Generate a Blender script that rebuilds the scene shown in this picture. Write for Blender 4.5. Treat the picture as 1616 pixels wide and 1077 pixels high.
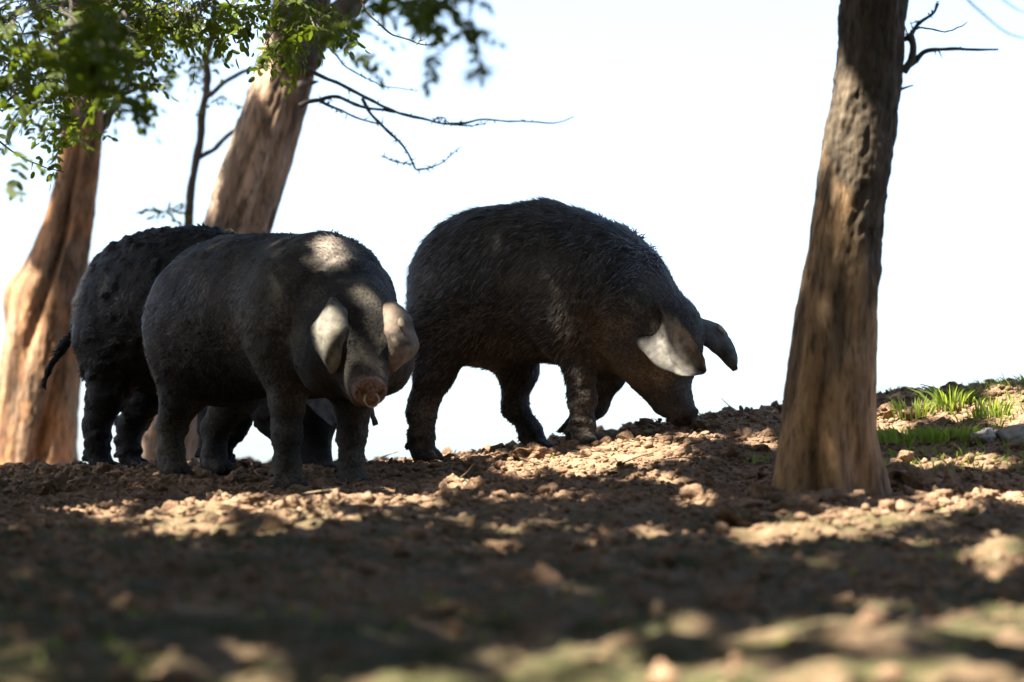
import bpy, math, random
import numpy as np
from mathutils import Vector

# ------------------------------------------------------------------ camera, sky, sun, exposure
rng = np.random.default_rng(7)
random.seed(7)
scn = bpy.context.scene
for o in list(bpy.data.objects):
    bpy.data.objects.remove(o, do_unlink=True)
COL = scn.collection

W_PX, H_PX = 1616.0, 1077.0
LENS = 135.0
FPX = W_PX * LENS / 36.0
PITCH = math.radians(5.0)
CP, SP, TP = math.cos(PITCH), math.sin(PITCH), math.tan(PITCH)

cam_d = bpy.data.cameras.new('camera')
cam_d.lens = LENS
cam_d.sensor_width = 36.0
cam_d.clip_start = 0.1
cam_d.clip_end = 3000.0
cam_d.dof.use_dof = True
cam_d.dof.focus_distance = 12.5
cam_d.dof.aperture_fstop = 2.6
cam_d.dof.aperture_blades = 0
cam = bpy.data.objects.new('camera', cam_d)
cam.location = (0, 0, 0)
cam.rotation_euler = (math.radians(90) + PITCH, 0, 0)
COL.objects.link(cam)
scn.camera = cam

S = np.array([-0.42, -0.24, 0.86])
S = S / np.linalg.norm(S)                       # towards the sun
SUN_EL = math.asin(S[2])
SUN_AZ = math.atan2(S[0], S[1])                 # from +Y, clockwise

world = bpy.data.worlds.new('World')
scn.world = world
world.use_nodes = True
wn = world.node_tree.nodes
wl = world.node_tree.links
bg = wn['Background']
sky = wn.new('ShaderNodeTexSky')
sky.sky_type = 'NISHITA'
sky.sun_disc = False
sky.sun_elevation = SUN_EL
sky.sun_rotation = SUN_AZ
sky.air_density = 0.85
sky.dust_density = 3.5
sky.ozone_density = 1.0
wl.new(sky.outputs[0], bg.inputs[0])
bg.inputs[1].default_value = 0.075

sun_d = bpy.data.lights.new('sun', 'SUN')
sun_d.energy = 5.0
sun_d.angle = math.radians(0.5)
sun_d.color = (1.0, 0.93, 0.82)
sun = bpy.data.objects.new('sun', sun_d)
sun.rotation_euler = Vector(-S).to_track_quat('-Z', 'Y').to_euler()
sun.location = (-8, -5, 20)
COL.objects.link(sun)

scn.view_settings.view_transform = 'Standard'
scn.view_settings.look = 'None'
scn.view_settings.exposure = 2.72
scn.view_settings.gamma = 1.0
scn.cycles.use_denoising = True
scn.cycles.max_bounces = 8
scn.cycles.transparent_max_bounces = 8


# ------------------------------------------------------------------ helpers
def P(x, y, d):
    """photo pixel at depth d along the view axis -> world point"""
    u = (x - W_PX / 2) / FPX * d
    v = -(y - H_PX / 2) / FPX * d
    return np.array([u, d * CP - v * SP, d * SP + v * CP])


def to_px(p):
    p = np.asarray(p, float)
    d = p[..., 1] * CP + p[..., 2] * SP
    v = -p[..., 1] * SP + p[..., 2] * CP
    return W_PX / 2 + FPX * p[..., 0] / d, H_PX / 2 - FPX * v / d, d


def _hash(ix, iy, iz, seed):
    n = (ix.astype(np.int64) * 374761393 + iy.astype(np.int64) * 668265263
         + iz.astype(np.int64) * 1274126177 + seed * 974711)
    n = (n ^ (n >> 13)) * 1103515245
    n = (n ^ (n >> 16)) & 0x7fffffff
    n = (n * 48271) & 0x7fffffff
    n = n ^ (n >> 11)
    return (n & 0xffff) / 65535.0


def vnoise(p, seed=0):
    """value noise, 0..1"""
    i = np.floor(p)
    f = p - i
    f = f * f * f * (f * (f * 6 - 15) + 10)
    i = i.astype(np.int64)
    x, y, z = i[:, 0], i[:, 1], i[:, 2]
    fx, fy, fz = f[:, 0], f[:, 1], f[:, 2]
    r = 0
    for dx in (0, 1):
        wx = fx if dx else 1 - fx
        for dy in (0, 1):
            wy = fy if dy else 1 - fy
            for dz in (0, 1):
                wz = fz if dz else 1 - fz
                r = r + wx * wy * wz * _hash(x + dx, y + dy, z + dz, seed)
    return r


def fbm(p, freq, octv=4, seed=0, gain=0.5, billow=False):
    """-1..1 (billow: 0..1 lumpy)"""
    a, s, t = 1.0, 0.0, 0.0
    q = np.asarray(p, float) * freq
    for k in range(octv):
        n = vnoise(q + 17.3 * k, seed + k) * 2 - 1
        if billow:
            n = 1 - np.abs(n) * 1.6
        s = s + a * n
        t += a
        a *= gain
        q = q * 2.03
    return s / t


def sstep(a, b, x):
    t = np.clip((x - a) / (b - a), 0, 1)
    return t * t * (3 - 2 * t)


def unit(v):
    v = np.asarray(v, float)
    return v / max(1e-9, np.linalg.norm(v))


def mesh_from(name, verts, faces, mat, parent=None, smooth=True, colors=None, uvless=True):
    """verts (n,3); faces: an (m,k) array or list of such arrays"""
    me = bpy.data.meshes.new(name)
    verts = np.asarray(verts, np.float32)
    if not isinstance(faces, list):
        faces = [faces]
    faces = [np.asarray(f, np.int32) for f in faces if len(f)]
    loops = np.concatenate([f.ravel() for f in faces])
    sizes = np.concatenate([np.full(len(f), f.shape[1], np.int32) for f in faces])
    starts = np.concatenate([[0], np.cumsum(sizes)[:-1]]).astype(np.int32)
    me.vertices.add(len(verts))
    me.vertices.foreach_set('co', verts.ravel())
    me.loops.add(len(loops))
    me.loops.foreach_set('vertex_index', loops)
    me.polygons.add(len(sizes))
    me.polygons.foreach_set('loop_start', starts)
    me.polygons.foreach_set('loop_total', sizes)
    me.update(calc_edges=True)
    me.validate()
    if smooth:
        me.polygons.foreach_set('use_smooth', np.ones(len(me.polygons), bool))
    if colors is not None:
        at = me.color_attributes.new('Col', 'FLOAT_COLOR', 'POINT')
        c = np.ones((len(verts), 4), np.float32)
        c[:, :3] = colors
        at.data.foreach_set('color', c.ravel())
    me.materials.append(mat)
    ob = bpy.data.objects.new(name, me)
    COL.objects.link(ob)
    if parent is not None:
        ob.parent = parent
    return ob


def empty(name, loc, rz=0.0, label=None, cat=None, group=None):
    o = bpy.data.objects.new(name, None)
    o.empty_display_size = 0.1
    o.location = loc
    o.rotation_euler = (0, 0, rz)
    COL.objects.link(o)
    tag(o, label, cat, group)
    return o


def tag(o, label=None, cat=None, group=None, kind=None):
    if label:
        o['label'] = label
    if cat:
        o['category'] = cat
    if group:
        o['group'] = group
    if kind:
        o['kind'] = kind
    return o


class MB:
    """collects vertices and faces of one mesh"""
    def __init__(self):
        self.v, self.q, self.t, self.c, self.n = [], [], [], [], 0

    def add(self, v, quads=None, tris=None, col=None):
        v = np.asarray(v, float)
        if quads is not None and len(quads):
            self.q.append(np.asarray(quads) + self.n)
        if tris is not None and len(tris):
            self.t.append(np.asarray(tris) + self.n)
        self.v.append(v)
        if col is not None:
            self.c.append(np.broadcast_to(np.asarray(col, float), (len(v), 3)))
        self.n += len(v)

    def build(self, name, mat, parent=None, smooth=True, origin=None):
        v = np.concatenate(self.v)
        if origin is not None:
            v = v - np.asarray(origin)
        f = []
        if self.q:
            f.append(np.concatenate(self.q))
        if self.t:
            f.append(np.concatenate(self.t))
        return mesh_from(name, v, f, mat, parent, smooth, np.concatenate(self.c) if self.c else None)


def frames(pts):
    pts = np.asarray(pts, float)
    T = np.gradient(pts, axis=0)
    T /= np.linalg.norm(T, axis=1)[:, None] + 1e-9
    ref = np.array([0.0, 1.0, 0.0]) if abs(T[0][1]) < 0.9 else np.array([1.0, 0, 0])
    A = []
    a = unit(np.cross(T[0], ref))
    for t in T:
        a = unit(a - t * np.dot(a, t))
        A.append(a)
    A = np.array(A)
    B = np.cross(T, A)
    return T, A, B


def grid_faces(nr, nc, wrap=True):
    i = np.arange(nr - 1)[:, None]
    j = np.arange(nc if wrap else nc - 1)[None, :]
    j2 = (j + 1) % nc
    return np.stack([(i * nc + j), (i * nc + j2), ((i + 1) * nc + j2), ((i + 1) * nc + j)], -1).reshape(-1, 4)


def resample(pts, vals, n, vis=None):
    """smooth (Catmull-Rom-like) resampling along arc length"""
    pts = np.asarray(pts, float)
    vals = np.asarray(vals, float)
    L = np.concatenate([[0], np.cumsum(np.linalg.norm(np.diff(pts, axis=0), axis=1))])
    s = np.linspace(0, L[-1], n)
    if vis:                                  # most rings where the trunk is in view
        k = int(n * 0.85)
        s = np.concatenate([np.linspace(0, L[vis], k, endpoint=False), np.linspace(L[vis], L[-1], n - k)])

    def cub(y):
        m = np.gradient(y, L)
        k = np.clip(np.searchsorted(L, s, side='right') - 1, 0, len(L) - 2)
        h = L[k + 1] - L[k]
        t = (s - L[k]) / h
        return ((2 * t**3 - 3 * t**2 + 1) * y[k] + (t**3 - 2 * t**2 + t) * h * m[k]
                + (-2 * t**3 + 3 * t**2) * y[k + 1] + (t**3 - t**2) * h * m[k + 1])
    if len(pts) < 3:
        q = np.stack([np.interp(s, L, pts[:, a]) for a in range(3)], 1)
    else:
        q = np.stack([cub(pts[:, a]) for a in range(3)], 1)
    return q, np.interp(s, L, vals), s


def tube(mb, pts, rad, n=None, na=7, rough=0.0, seed=0, col=None):
    pts = np.asarray(pts, float)
    if n is None:
        n = max(4, len(pts) * 4)
    q, r, s = resample(pts, rad, n)
    if rough:
        q = q + rough * np.stack([fbm(q + 31 * a, 9.0, 2, seed + a) for a in range(3)], 1)
        r = r * (1 + 0.25 * fbm(q, 30.0, 2, seed + 9))
    T, A, B = frames(q)
    th = np.linspace(0, 2 * math.pi, na, endpoint=False)
    v = q[:, None, :] + r[:, None, None] * (np.cos(th)[None, :, None] * A[:, None, :] + np.sin(th)[None, :, None] * B[:, None, :])
    v = v.reshape(-1, 3)
    f = grid_faces(n, na)
    nv = len(v)
    v = np.concatenate([v, q[:1], q[-1:]])
    j = np.arange(na)
    t1 = np.stack([np.full(na, nv), (j + 1) % na, j], 1)
    t2 = np.stack([np.full(na, nv + 1), (n - 1) * na + j, (n - 1) * na + (j + 1) % na], 1)
    mb.add(v, f, np.concatenate([t1, t2]), col)


# ------------------------------------------------------------------ materials
def new_mat(name):
    m = bpy.data.materials.new(name)
    m.use_nodes = True
    nt = m.node_tree
    return m, nt, nt.nodes['Principled BSDF']


def noise_node(nt, scale, detail=6, rough=0.6, vec=None, dist=0.0):
    n = nt.nodes.new('ShaderNodeTexNoise')
    n.inputs['Scale'].default_value = scale
    n.inputs['Detail'].default_value = detail
    n.inputs['Roughness'].default_value = rough
    n.inputs['Distortion'].default_value = dist
    if vec is not None:
        nt.links.new(vec, n.inputs['Vector'])
    return n


def ramp(nt, fac, stops):
    r = nt.nodes.new('ShaderNodeValToRGB')
    e = r.color_ramp.elements
    while len(e) < len(stops):
        e.new(0.5)
    for k, (p, c) in enumerate(stops):
        e[k].position = p
        e[k].color = (c[0], c[1], c[2], 1) if not isinstance(c, (int, float)) else (c, c, c, 1)
    nt.links.new(fac, r.inputs[0])
    return r


def mix(nt, fac, a, b, mode='MIX'):
    m = nt.nodes.new('ShaderNodeMix')
    m.data_type = 'RGBA'
    m.blend_type = mode
    for sock, val in ((m.inputs[0], fac), (m.inputs[6], a), (m.inputs[7], b)):
        if hasattr(val, 'links'):
            nt.links.new(val, sock)
        elif isinstance(val, (int, float)):
            sock.default_value = val
        else:
            sock.default_value = (val[0], val[1], val[2], 1)
    return m.outputs[2]


def bump(nt, height, strength, dist, bsdf):
    b = nt.nodes.new('ShaderNodeBump')
    b.inputs['Strength'].default_value = strength
    b.inputs['Distance'].default_value = dist
    nt.links.new(height, b.inputs['Height'])
    nt.links.new(b.outputs[0], bsdf.inputs['Normal'])
    return b


def objco(nt, scale=(1, 1, 1)):
    t = nt.nodes.new('ShaderNodeTexCoord')
    mp = nt.nodes.new('ShaderNodeMapping')
    mp.inputs['Scale'].default_value = scale
    nt.links.new(t.outputs['Object'], mp.inputs[0])
    return mp.outputs[0]


def soil_material(name, moss=True):
    m, nt, b = new_mat(name)
    co = objco(nt)
    n1 = noise_node(nt, 1.3, 5, 0.6, co)
    n2 = noise_node(nt, 22.0, 6, 0.65, co)
    n3 = noise_node(nt, 120.0, 4, 0.6, co)
    c = ramp(nt, n2.outputs[0], [(0.3, (0.122, 0.081, 0.050)), (0.52, (0.238, 0.158, 0.102)), (0.72, (0.350, 0.236, 0.158))])
    c2 = ramp(nt, n1.outputs[0], [(0.35, (0.75, 0.72, 0.68)), (0.65, (1.15, 1.08, 1.0))])
    col = mix(nt, 1.0, c.outputs[0], c2.outputs[0], 'MULTIPLY')
    c3 = ramp(nt, n3.outputs[0], [(0.3, 0.75), (0.7, 1.15)])
    col = mix(nt, 1.0, col, c3.outputs[0], 'MULTIPLY')
    if moss:
        n4 = noise_node(nt, 3.6, 7, 0.72, co)
        f = ramp(nt, n4.outputs[0], [(0.44, 0.0), (0.54, 0.92)])
        sp = nt.nodes.new('ShaderNodeSeparateXYZ')
        nt.links.new(co, sp.inputs[0])
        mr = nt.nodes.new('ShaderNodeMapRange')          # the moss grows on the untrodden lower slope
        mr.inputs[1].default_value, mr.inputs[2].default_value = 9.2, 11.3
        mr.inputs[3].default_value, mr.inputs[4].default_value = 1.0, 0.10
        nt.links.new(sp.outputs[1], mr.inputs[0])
        near_shade = nt.nodes.new('ShaderNodeMath')            # foreground shade painted into the soil colour, fading towards the crest
        near_shade.operation = 'MULTIPLY'
        near_shade.inputs[1].default_value = 0.5
        nt.links.new(mr.outputs[0], near_shade.inputs[0])
        col = mix(nt, near_shade.outputs[0], col, (0.054, 0.045, 0.022))
        mu = nt.nodes.new('ShaderNodeMath')
        mu.operation = 'MULTIPLY'
        nt.links.new(f.outputs[0], mu.inputs[0])
        nt.links.new(mr.outputs[0], mu.inputs[1])
        col = mix(nt, mu.outputs[0], col, (0.047, 0.048, 0.017))
    nt.links.new(col, b.inputs['Base Color'])
    b.inputs['Roughness'].default_value = 0.95
    b.inputs['Specular IOR Level'].default_value = 0.2
    bump(nt, n3.outputs[0], 0.9, 0.010, b)
    return m


def col_material(name, rough=0.7, spec=0.3, nscale=60.0, bstr=0.5, bdist=0.004, sheen=0.0, vary=(0.65, 1.25)):
    """uses the vertex colour 'Col' broken up by noise"""
    m, nt, b = new_mat(name)
    co = objco(nt)
    at = nt.nodes.new('ShaderNodeAttribute')
    at.attribute_name = 'Col'
    n = noise_node(nt, nscale, 6, 0.65, co)
    r = ramp(nt, n.outputs[0], [(0.3, vary[0]), (0.7, vary[1])])
    col = mix(nt, 1.0, at.outputs['Color'], r.outputs[0], 'MULTIPLY')
    nt.links.new(col, b.inputs['Base Color'])
    rr = ramp(nt, n.outputs[0], [(0.3, max(0.1, rough - 0.15)), (0.7, min(1, rough + 0.15))])
    nt.links.new(rr.outputs[0], b.inputs['Roughness'])
    b.inputs['Specular IOR Level'].default_value = spec
    if sheen:
        b.inputs['Sheen Weight'].default_value = sheen
        b.inputs['Sheen Roughness'].default_value = 0.5
    bump(nt, n.outputs[0], bstr, bdist, b)
    return m


def bark_material(name):
    """vertex colour times long vertical fibre noise"""
    m, nt, b = new_mat(name)
    at = nt.nodes.new('ShaderNodeAttribute')
    at.attribute_name = 'Col'
    co = objco(nt, (1, 1, 0.22))
    n = noise_node(nt, 60.0, 6, 0.65, co, 0.4)
    co2 = objco(nt, (1, 1, 0.45))
    n2 = noise_node(nt, 14.0, 5, 0.6, co2, 0.6)
    r = ramp(nt, n.outputs[0], [(0.32, 0.35), (0.48, 0.95), (0.72, 1.3)])
    r2 = ramp(nt, n2.outputs[0], [(0.33, (0.66, 0.60, 0.54)), (0.6, (1.1, 1.06, 1.02))])
    col = mix(nt, 1.0, at.outputs['Color'], r.outputs[0], 'MULTIPLY')
    col = mix(nt, 1.0, col, r2.outputs[0], 'MULTIPLY')
    nt.links.new(col, b.inputs['Base Color'])
    b.inputs['Roughness'].default_value = 0.8
    b.inputs['Specular IOR Level'].default_value = 0.25
    bump(nt, n.outputs[0], 0.7, 0.008, b)
    return m


def leaf_material(name, c1, c2, trans=0.5):
    m, nt, b = new_mat(name)
    out = nt.nodes['Material Output']
    co = objco(nt)
    n = noise_node(nt, 5.0, 3, 0.6, co)
    r = ramp(nt, n.outputs[0], [(0.3, c1), (0.7, c2)])
    nt.links.new(r.outputs[0], b.inputs['Base Color'])
    b.inputs['Roughness'].default_value = 0.6
    b.inputs['Specular IOR Level'].default_value = 0.2
    tr = nt.nodes.new('ShaderNodeBsdfTranslucent')
    tc = mix(nt, 1.0, r.outputs[0], (2.0, 2.0, 0.7), 'MULTIPLY')
    nt.links.new(tc, tr.inputs['Color'])
    ms = nt.nodes.new('ShaderNodeMixShader')
    ms.inputs[0].default_value = trans
    nt.links.new(b.outputs[0], ms.inputs[1])
    nt.links.new(tr.outputs[0], ms.inputs[2])
    nt.links.new(ms.outputs[0], out.inputs['Surface'])
    return m


def flat_material(name, c, rough=0.6, metal=0.0, nscale=40.0):
    m, nt, b = new_mat(name)
    n = noise_node(nt, nscale, 4, 0.6, objco(nt))
    r = ramp(nt, n.outputs[0], [(0.3, tuple(0.75 * k for k in c)), (0.7, tuple(min(1, 1.2 * k) for k in c))])
    nt.links.new(r.outputs[0], b.inputs['Base Color'])
    b.inputs['Roughness'].default_value = rough
    b.inputs['Metallic'].default_value = metal
    return m


M_SOIL = soil_material('soil', True)
M_CLOD = soil_material('clod_soil', False)
M_PIG = col_material('pig_skin', 0.70, 0.22, 110.0, 1.0, 0.010, 0.0, (0.2, 1.9))
M_EAR = col_material('pig_ear_skin', 0.75, 0.25, 45.0, 0.5, 0.004, 0.0, (0.45, 1.3))
M_HAIR = col_material('pig_bristle', 0.5, 0.22, 20.0, 0.0, 0.001, 0.0, (0.7, 1.3))
M_BARK = bark_material('bark')
M_TWIG = flat_material('twig_bark', (0.075, 0.060, 0.045), 0.85)
M_LEAF = leaf_material('locust_leaf', (0.030, 0.050, 0.008), (0.085, 0.110, 0.012), 0.48)
M_LEAF2 = leaf_material('canopy_leaf', (0.028, 0.050, 0.010), (0.050, 0.080, 0.016), 0.15)
M_GRASS = leaf_material('grass_blade', (0.095, 0.150, 0.028), (0.190, 0.230, 0.060), 0.45)
M_LITTER = flat_material('dead_leaf', (0.13, 0.080, 0.036), 0.8)
M_STRAW = flat_material('dry_twig', (0.20, 0.145, 0.085), 0.8)
M_RING = flat_material('ring_metal', (0.30, 0.24, 0.16), 0.45, 1.0)
M_TAG = flat_material('tag_plastic', (0.24, 0.19, 0.125), 0.6)
M_EYE = flat_material('eye_gloss', (0.012, 0.009, 0.008), 0.12)
M_STONE = flat_material('stone_grey', (0.30, 0.27, 0.24), 0.9, 0.0, 25.0)

# ------------------------------------------------------------------ ground
_bY = [-400, -60, -15, 0, 3, 6, 9, 11, 12, 13, 14, 15, 17, 20, 24, 32, 45, 60]
_bV = [31.0, 3.0, 0.05, -0.62, -0.57, -0.534, -0.497, -0.472, -0.460, -0.455, -0.485, -0.515, -0.575, -0.80, -1.5, -4.6, -8.4, -10.3]
_nX = [-60, -6, -1.7, -0.6, -0.3, 0.0, 0.25, 0.6, 1.25, 1.75, 3.0, 8, 60]
_nV = [-1.5, -0.12, -0.005, 0.015, 0.035, 0.075, 0.105, 0.16, 0.238, 0.305, 0.41, 0.45, -1.0]
_wY = [0, 9.3, 11.0, 12.0, 12.8, 14.0, 16, 22, 30, 60]
_wV = [0, 0.0, 0.05, 0.50, 1.0, 1.05, 1.0, 0.7, 0.3, 0.0]


def gz(X, Y):
    """smooth ground height"""
    X = np.asarray(X, float)
    Y = np.asarray(Y, float)
    v = np.interp(Y, _bY, _bV) + np.interp(X, _nX, _nV) * np.interp(Y, _wY, _wV)
    z = Y * TP + v
    return np.where(Y > 32, np.minimum(z, -1.8 - 0.02 * np.clip(Y - 32, 0, 150)), z)


def ground_relief(X, Y):
    p = np.stack([X, Y, np.zeros_like(X)], 1)
    big = fbm(p, 1.6, 3, 11) * 0.030
    mid = fbm(p, 7.0, 3, 23, 0.55, True) * 0.030
    lump = fbm(p, 17.0, 4, 37, 0.68, True) * 0.030
    tram = 0.75 + 0.5 * fbm(p, 0.9, 2, 51)
    fade = sstep(40, 20, np.hypot(X, Y - 10))
    near = sstep(10.6, 9.0, Y)
    big = big + near * (0.035 * fbm(p, 3.4, 3, 91) + 0.02 * fbm(p, 9.0, 2, 92))
    return (big + (mid + lump - 0.022) * np.clip(tram, 0.5, 1.1)) * fade


def axis_coords(lo, hi, dense, far):
    c = [np.arange(a, b, s) for a, b, s in dense]
    c = np.concatenate(c + [[dense[-1][1]]])
    g = 1.35
    up, st = [], 0.1
    x = c[-1]
    while x < hi:
        x += st
        st *= g
        up.append(min(x, hi))
    dn, st = [], 0.1
    x = c[0]
    while x > lo:
        x -= st
        st *= g
        dn.append(max(x, lo))
    return np.concatenate([dn[::-1], c, up])


gx = axis_coords(-400, 400, [(-2.6, 2.8, 0.014)], None)
gy = axis_coords(-350, 600, [(3.5, 9.0, 0.035), (9.0, 10.8, 0.022), (10.8, 14.6, 0.013), (14.6, 18.0, 0.03)], None)
GX, GY = np.meshgrid(gx, gy)
fx, fy = GX.ravel(), GY.ravel()
gv = np.stack([fx, fy, gz(fx, fy) + ground_relief(fx, fy)], 1)
ground = mesh_from('ground', gv, grid_faces(len(gy), len(gx), False), M_SOIL)
tag(ground, 'rutted brown soil of the wooded slope', 'ground', kind='structure')


def gtop(X, Y):
    X = np.atleast_1d(np.asarray(X, float))
    Y = np.atleast_1d(np.asarray(Y, float))
    return gz(X, Y) + ground_relief(X, Y)


def ground_at(px, py):
    """world ground point seen at a photo pixel"""
    lo = None
    d0 = P(px, py, 1.0)
    ds = np.arange(3.0, 18.0, 0.02)
    pts = d0[None, :] * ds[:, None]
    below = pts[:, 2] < gz(pts[:, 0], pts[:, 1])
    k = np.argmax(below) if below.any() else -1
    return pts[k]


def ico():
    t = (1 + 5 ** 0.5) / 2
    v = np.array([(-1, t, 0), (1, t, 0), (-1, -t, 0), (1, -t, 0), (0, -1, t), (0, 1, t), (0, -1, -t), (0, 1, -t), (t, 0, -1), (t, 0, 1), (-t, 0, -1), (-t, 0, 1)], float)
    f = [(0, 11, 5), (0, 5, 1), (0, 1, 7), (0, 7, 10), (0, 10, 11), (1, 5, 9), (5, 11, 4), (11, 10, 2), (10, 7, 6), (7, 1, 8),
         (3, 9, 4), (3, 4, 2), (3, 2, 6), (3, 6, 8), (3, 8, 9), (4, 9, 5), (2, 4, 11), (6, 2, 10), (8, 6, 7), (9, 8, 1)]
    return v / np.linalg.norm(v[0]), np.array(f)


def subdiv(v, f):
    cache, nv, nf = {}, list(v), []

    def mid(a, b):
        k = (min(a, b), max(a, b))
        if k not in cache:
            cache[k] = len(nv)
            nv.append(unit((nv[a] + nv[b]) / 2))
        return cache[k]
    for a, b, c in f:
        ab, bc, ca = mid(a, b), mid(b, c), mid(c, a)
        nf += [(a, ab, ca), (b, bc, ab), (c, ca, bc), (ab, bc, ca)]
    return np.array(nv), np.array(nf)


ICO0 = ico()
ICO1 = subdiv(*ICO0)
ICO2 = subdiv(*ICO1)
ICO3 = subdiv(*ICO2)


def clod_shape(base, seed, amp=0.35):
    v = base[0]
    r = 1 + amp * fbm(v + seed * 7.7, 1.6, 3, seed) + 0.5 * amp * fbm(v + seed * 3.1, 4.2, 2, seed + 5)
    return v * r[:, None]


def crumbly(base, seed, amp):
    v = base[0]
    q = v * 1.15 + seed * 5.3
    r = 1 + amp * fbm(q, 1.3, 2, seed) + 0.55 * amp * fbm(q, 3.4, 2, seed + 5, 0.5, True) - 0.45 * amp * np.abs(fbm(q, 6.0, 2, seed + 9))
    # broken faces
    rr = np.random.default_rng(seed)
    w = v * r[:, None]
    for k in range(4):
        n = unit(rr.normal(0, 1, 3))
        h = rr.uniform(0.55, 0.85)
        e = np.clip(w @ n - h, 0, None)
        w = w - 0.8 * e[:, None] * n
    return w


CLOD_SHAPES = [crumbly(ICO1, k, 0.75) for k in range(24)]
CLOD_MID = [crumbly(ICO2, 50 + k, 0.8) for k in range(24)]
CLOD_BIG = [crumbly(ICO3, 100 + k, 0.75) for k in range(6)]


def scatter_clods(mb, n, xr, yr, sr, seed, keep=None):
    r = np.random.default_rng(seed)
    X = r.uniform(*xr, n)
    Y = r.uniform(*yr, n)
    p = np.stack([X, Y, np.zeros(n)], 1)
    dens = fbm(p, 1.1, 3, 77) * 0.5 + 0.5
    ok = r.uniform(0, 1, n) < np.clip(dens * 1.7 - 0.25, 0.1, 1)
    X, Y = X[ok], Y[ok]
    Z = gtop(X, Y)
    for k in range(len(X)):
        s = sr[0] * (sr[1] / sr[0]) ** (r.uniform() ** 2.2)
        big = s > 0.02
        sh = (CLOD_MID if big else CLOD_SHAPES)[r.integers(24)]
        a = r.uniform(0, 6.283)
        c, sn = math.cos(a), math.sin(a)
        v = sh * np.array([s * r.uniform(0.8, 1.25), s * r.uniform(0.8, 1.25), s * r.uniform(0.6, 0.95)])
        v = np.stack([v[:, 0] * c - v[:, 1] * sn, v[:, 0] * sn + v[:, 1] * c, v[:, 2]], 1)
        mb.add(v + np.array([X[k], Y[k], Z[k] + s * r.uniform(-0.3, 0.25)]), None, (ICO2 if big else ICO1)[1])


mb = MB()
scatter_clods(mb, 9000, (-2.3, 2.3), (10.6, 14.4), (0.005, 0.030), 1)
scatter_clods(mb, 900, (-2.4, 2.4), (14.4, 17.2), (0.012, 0.05), 2)
scatter_clods(mb, 1900, (-1.9, 1.9), (7.5, 11.0), (0.008, 0.035), 3)
scatter_clods(mb, 500, (-1.2, 1.2), (4.2, 7.5), (0.008, 0.03), 4)


def scatter_crumbs(mb, n, xr, yr, sr, seed):
    r = np.random.default_rng(seed)
    X, Y = r.uniform(*xr, n), r.uniform(*yr, n)
    Z = gtop(X, Y)
    sz = sr[0] * (sr[1] / sr[0]) ** (r.uniform(0, 1, n) ** 1.6)
    base = ICO0[0]
    v = base[None] * (1 + r.uniform(-0.35, 0.35, (n, 12, 1)))
    a = r.uniform(0, 6.283, n)
    c, s_ = np.cos(a)[:, None], np.sin(a)[:, None]
    x, y, z = v[..., 0] * r.uniform(0.7, 1.3, (n, 1)), v[..., 1] * r.uniform(0.7, 1.3, (n, 1)), v[..., 2] * r.uniform(0.6, 1.0, (n, 1))
    v = np.stack([x * c - y * s_, x * s_ + y * c, z], -1) * sz[:, None, None]
    v = v + np.stack([X, Y, Z + sz * r.uniform(-0.2, 0.5, n)], 1)[:, None]
    t = (np.arange(n) * 12)[:, None, None] + ICO0[1][None]
    mb.add(v.reshape(-1, 3), None, t.reshape(-1, 3))


scatter_crumbs(mb, 26000, (-2.1, 2.2), (10.6, 14.2), (0.004, 0.015), 11)
scatter_crumbs(mb, 900, (0.68, 1.25), (10.6, 11.1), (0.008, 0.028), 13)
scatter_crumbs(mb, 6000, (-1.9, 1.9), (7.0, 10.6), (0.005, 0.016), 12)
tag(mb.build('soil_clods', M_CLOD, smooth=False), 'loose crumbs and lumps of churned brown soil', 'soil', kind='stuff')

# ------------------------------------------------------------------ sunlit flecks: openings in the leaf canopy (photo pixels on the ground)
FLECKS = []


def fl(x0, x1, y0, y1):
    FLECKS.append(((x0 + x1) / 2, (y0 + y1) / 2, abs(x1 - x0) / 2, abs(y1 - y0) / 2))


for a in [(511, 700, 772, 803), (450, 524, 787, 825), (342, 433, 787, 808), (251, 346, 793, 842), (121, 195, 790, 804),
          (640, 690, 770, 792), (715, 745, 754, 766), (748, 837, 777, 797), (796, 862, 722, 753), (863, 960, 715, 750),
          (930, 1085, 690, 735), (1097, 1134, 676, 693), (1190, 1225, 678, 708), (1022, 1085, 745, 758), (1085, 1122, 784, 797),
          (781, 807, 816, 832), (1011, 1041, 823, 840), (1165, 1250, 822, 852), (1250, 1345, 817, 846), (1340, 1415, 803, 833),
          (1410, 1480, 792, 824), (1476, 1552, 777, 809), (1549, 1590, 753, 783), (1582, 1640, 755, 790), (1445, 1475, 720, 735),
          (1480, 1500, 720, 735), (1525, 1580, 718, 740), (1455, 1545, 625, 655), (1382, 1425, 636, 672), (1557, 1640, 605, 672),
          (240, 297, 1020, 1068), (214, 236, 1036, 1052), (554, 628, 1040, 1085), (44, 78, 1050, 1075), (380, 440, 1062, 1085),
          (1050, 1110, 968, 1002), (1180, 1262, 972, 1020), (1330, 1450, 980, 1034), (1500, 1640, 938, 1010), (1530, 1604, 848, 900),
          (895, 1010, 1006, 1085), (1010, 1200, 1030, 1085), (1190, 1420, 1040, 1085), (778, 832, 1018, 1040), (812, 872, 1042, 1075),
          (1366, 1402, 920, 952), (660, 720, 1050, 1085), (1450, 1640, 1040, 1090), (290, 335, 705, 735), (425, 465, 716, 732), (700, 800, 716, 728)]:
    fl(*a)

for _ in range(95):
    a_, b_ = random.uniform(-60, 1680), random.choice((random.uniform(775, 850), random.uniform(985, 1085)))
    w_ = random.uniform(4, 13)
    fl(a_ - w_, a_ + w_, b_ - w_ * 0.35, b_ + w_ * 0.35)

SHAFTS = []        # (world point, radius): light that falls on a trunk or an animal through a gap


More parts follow.
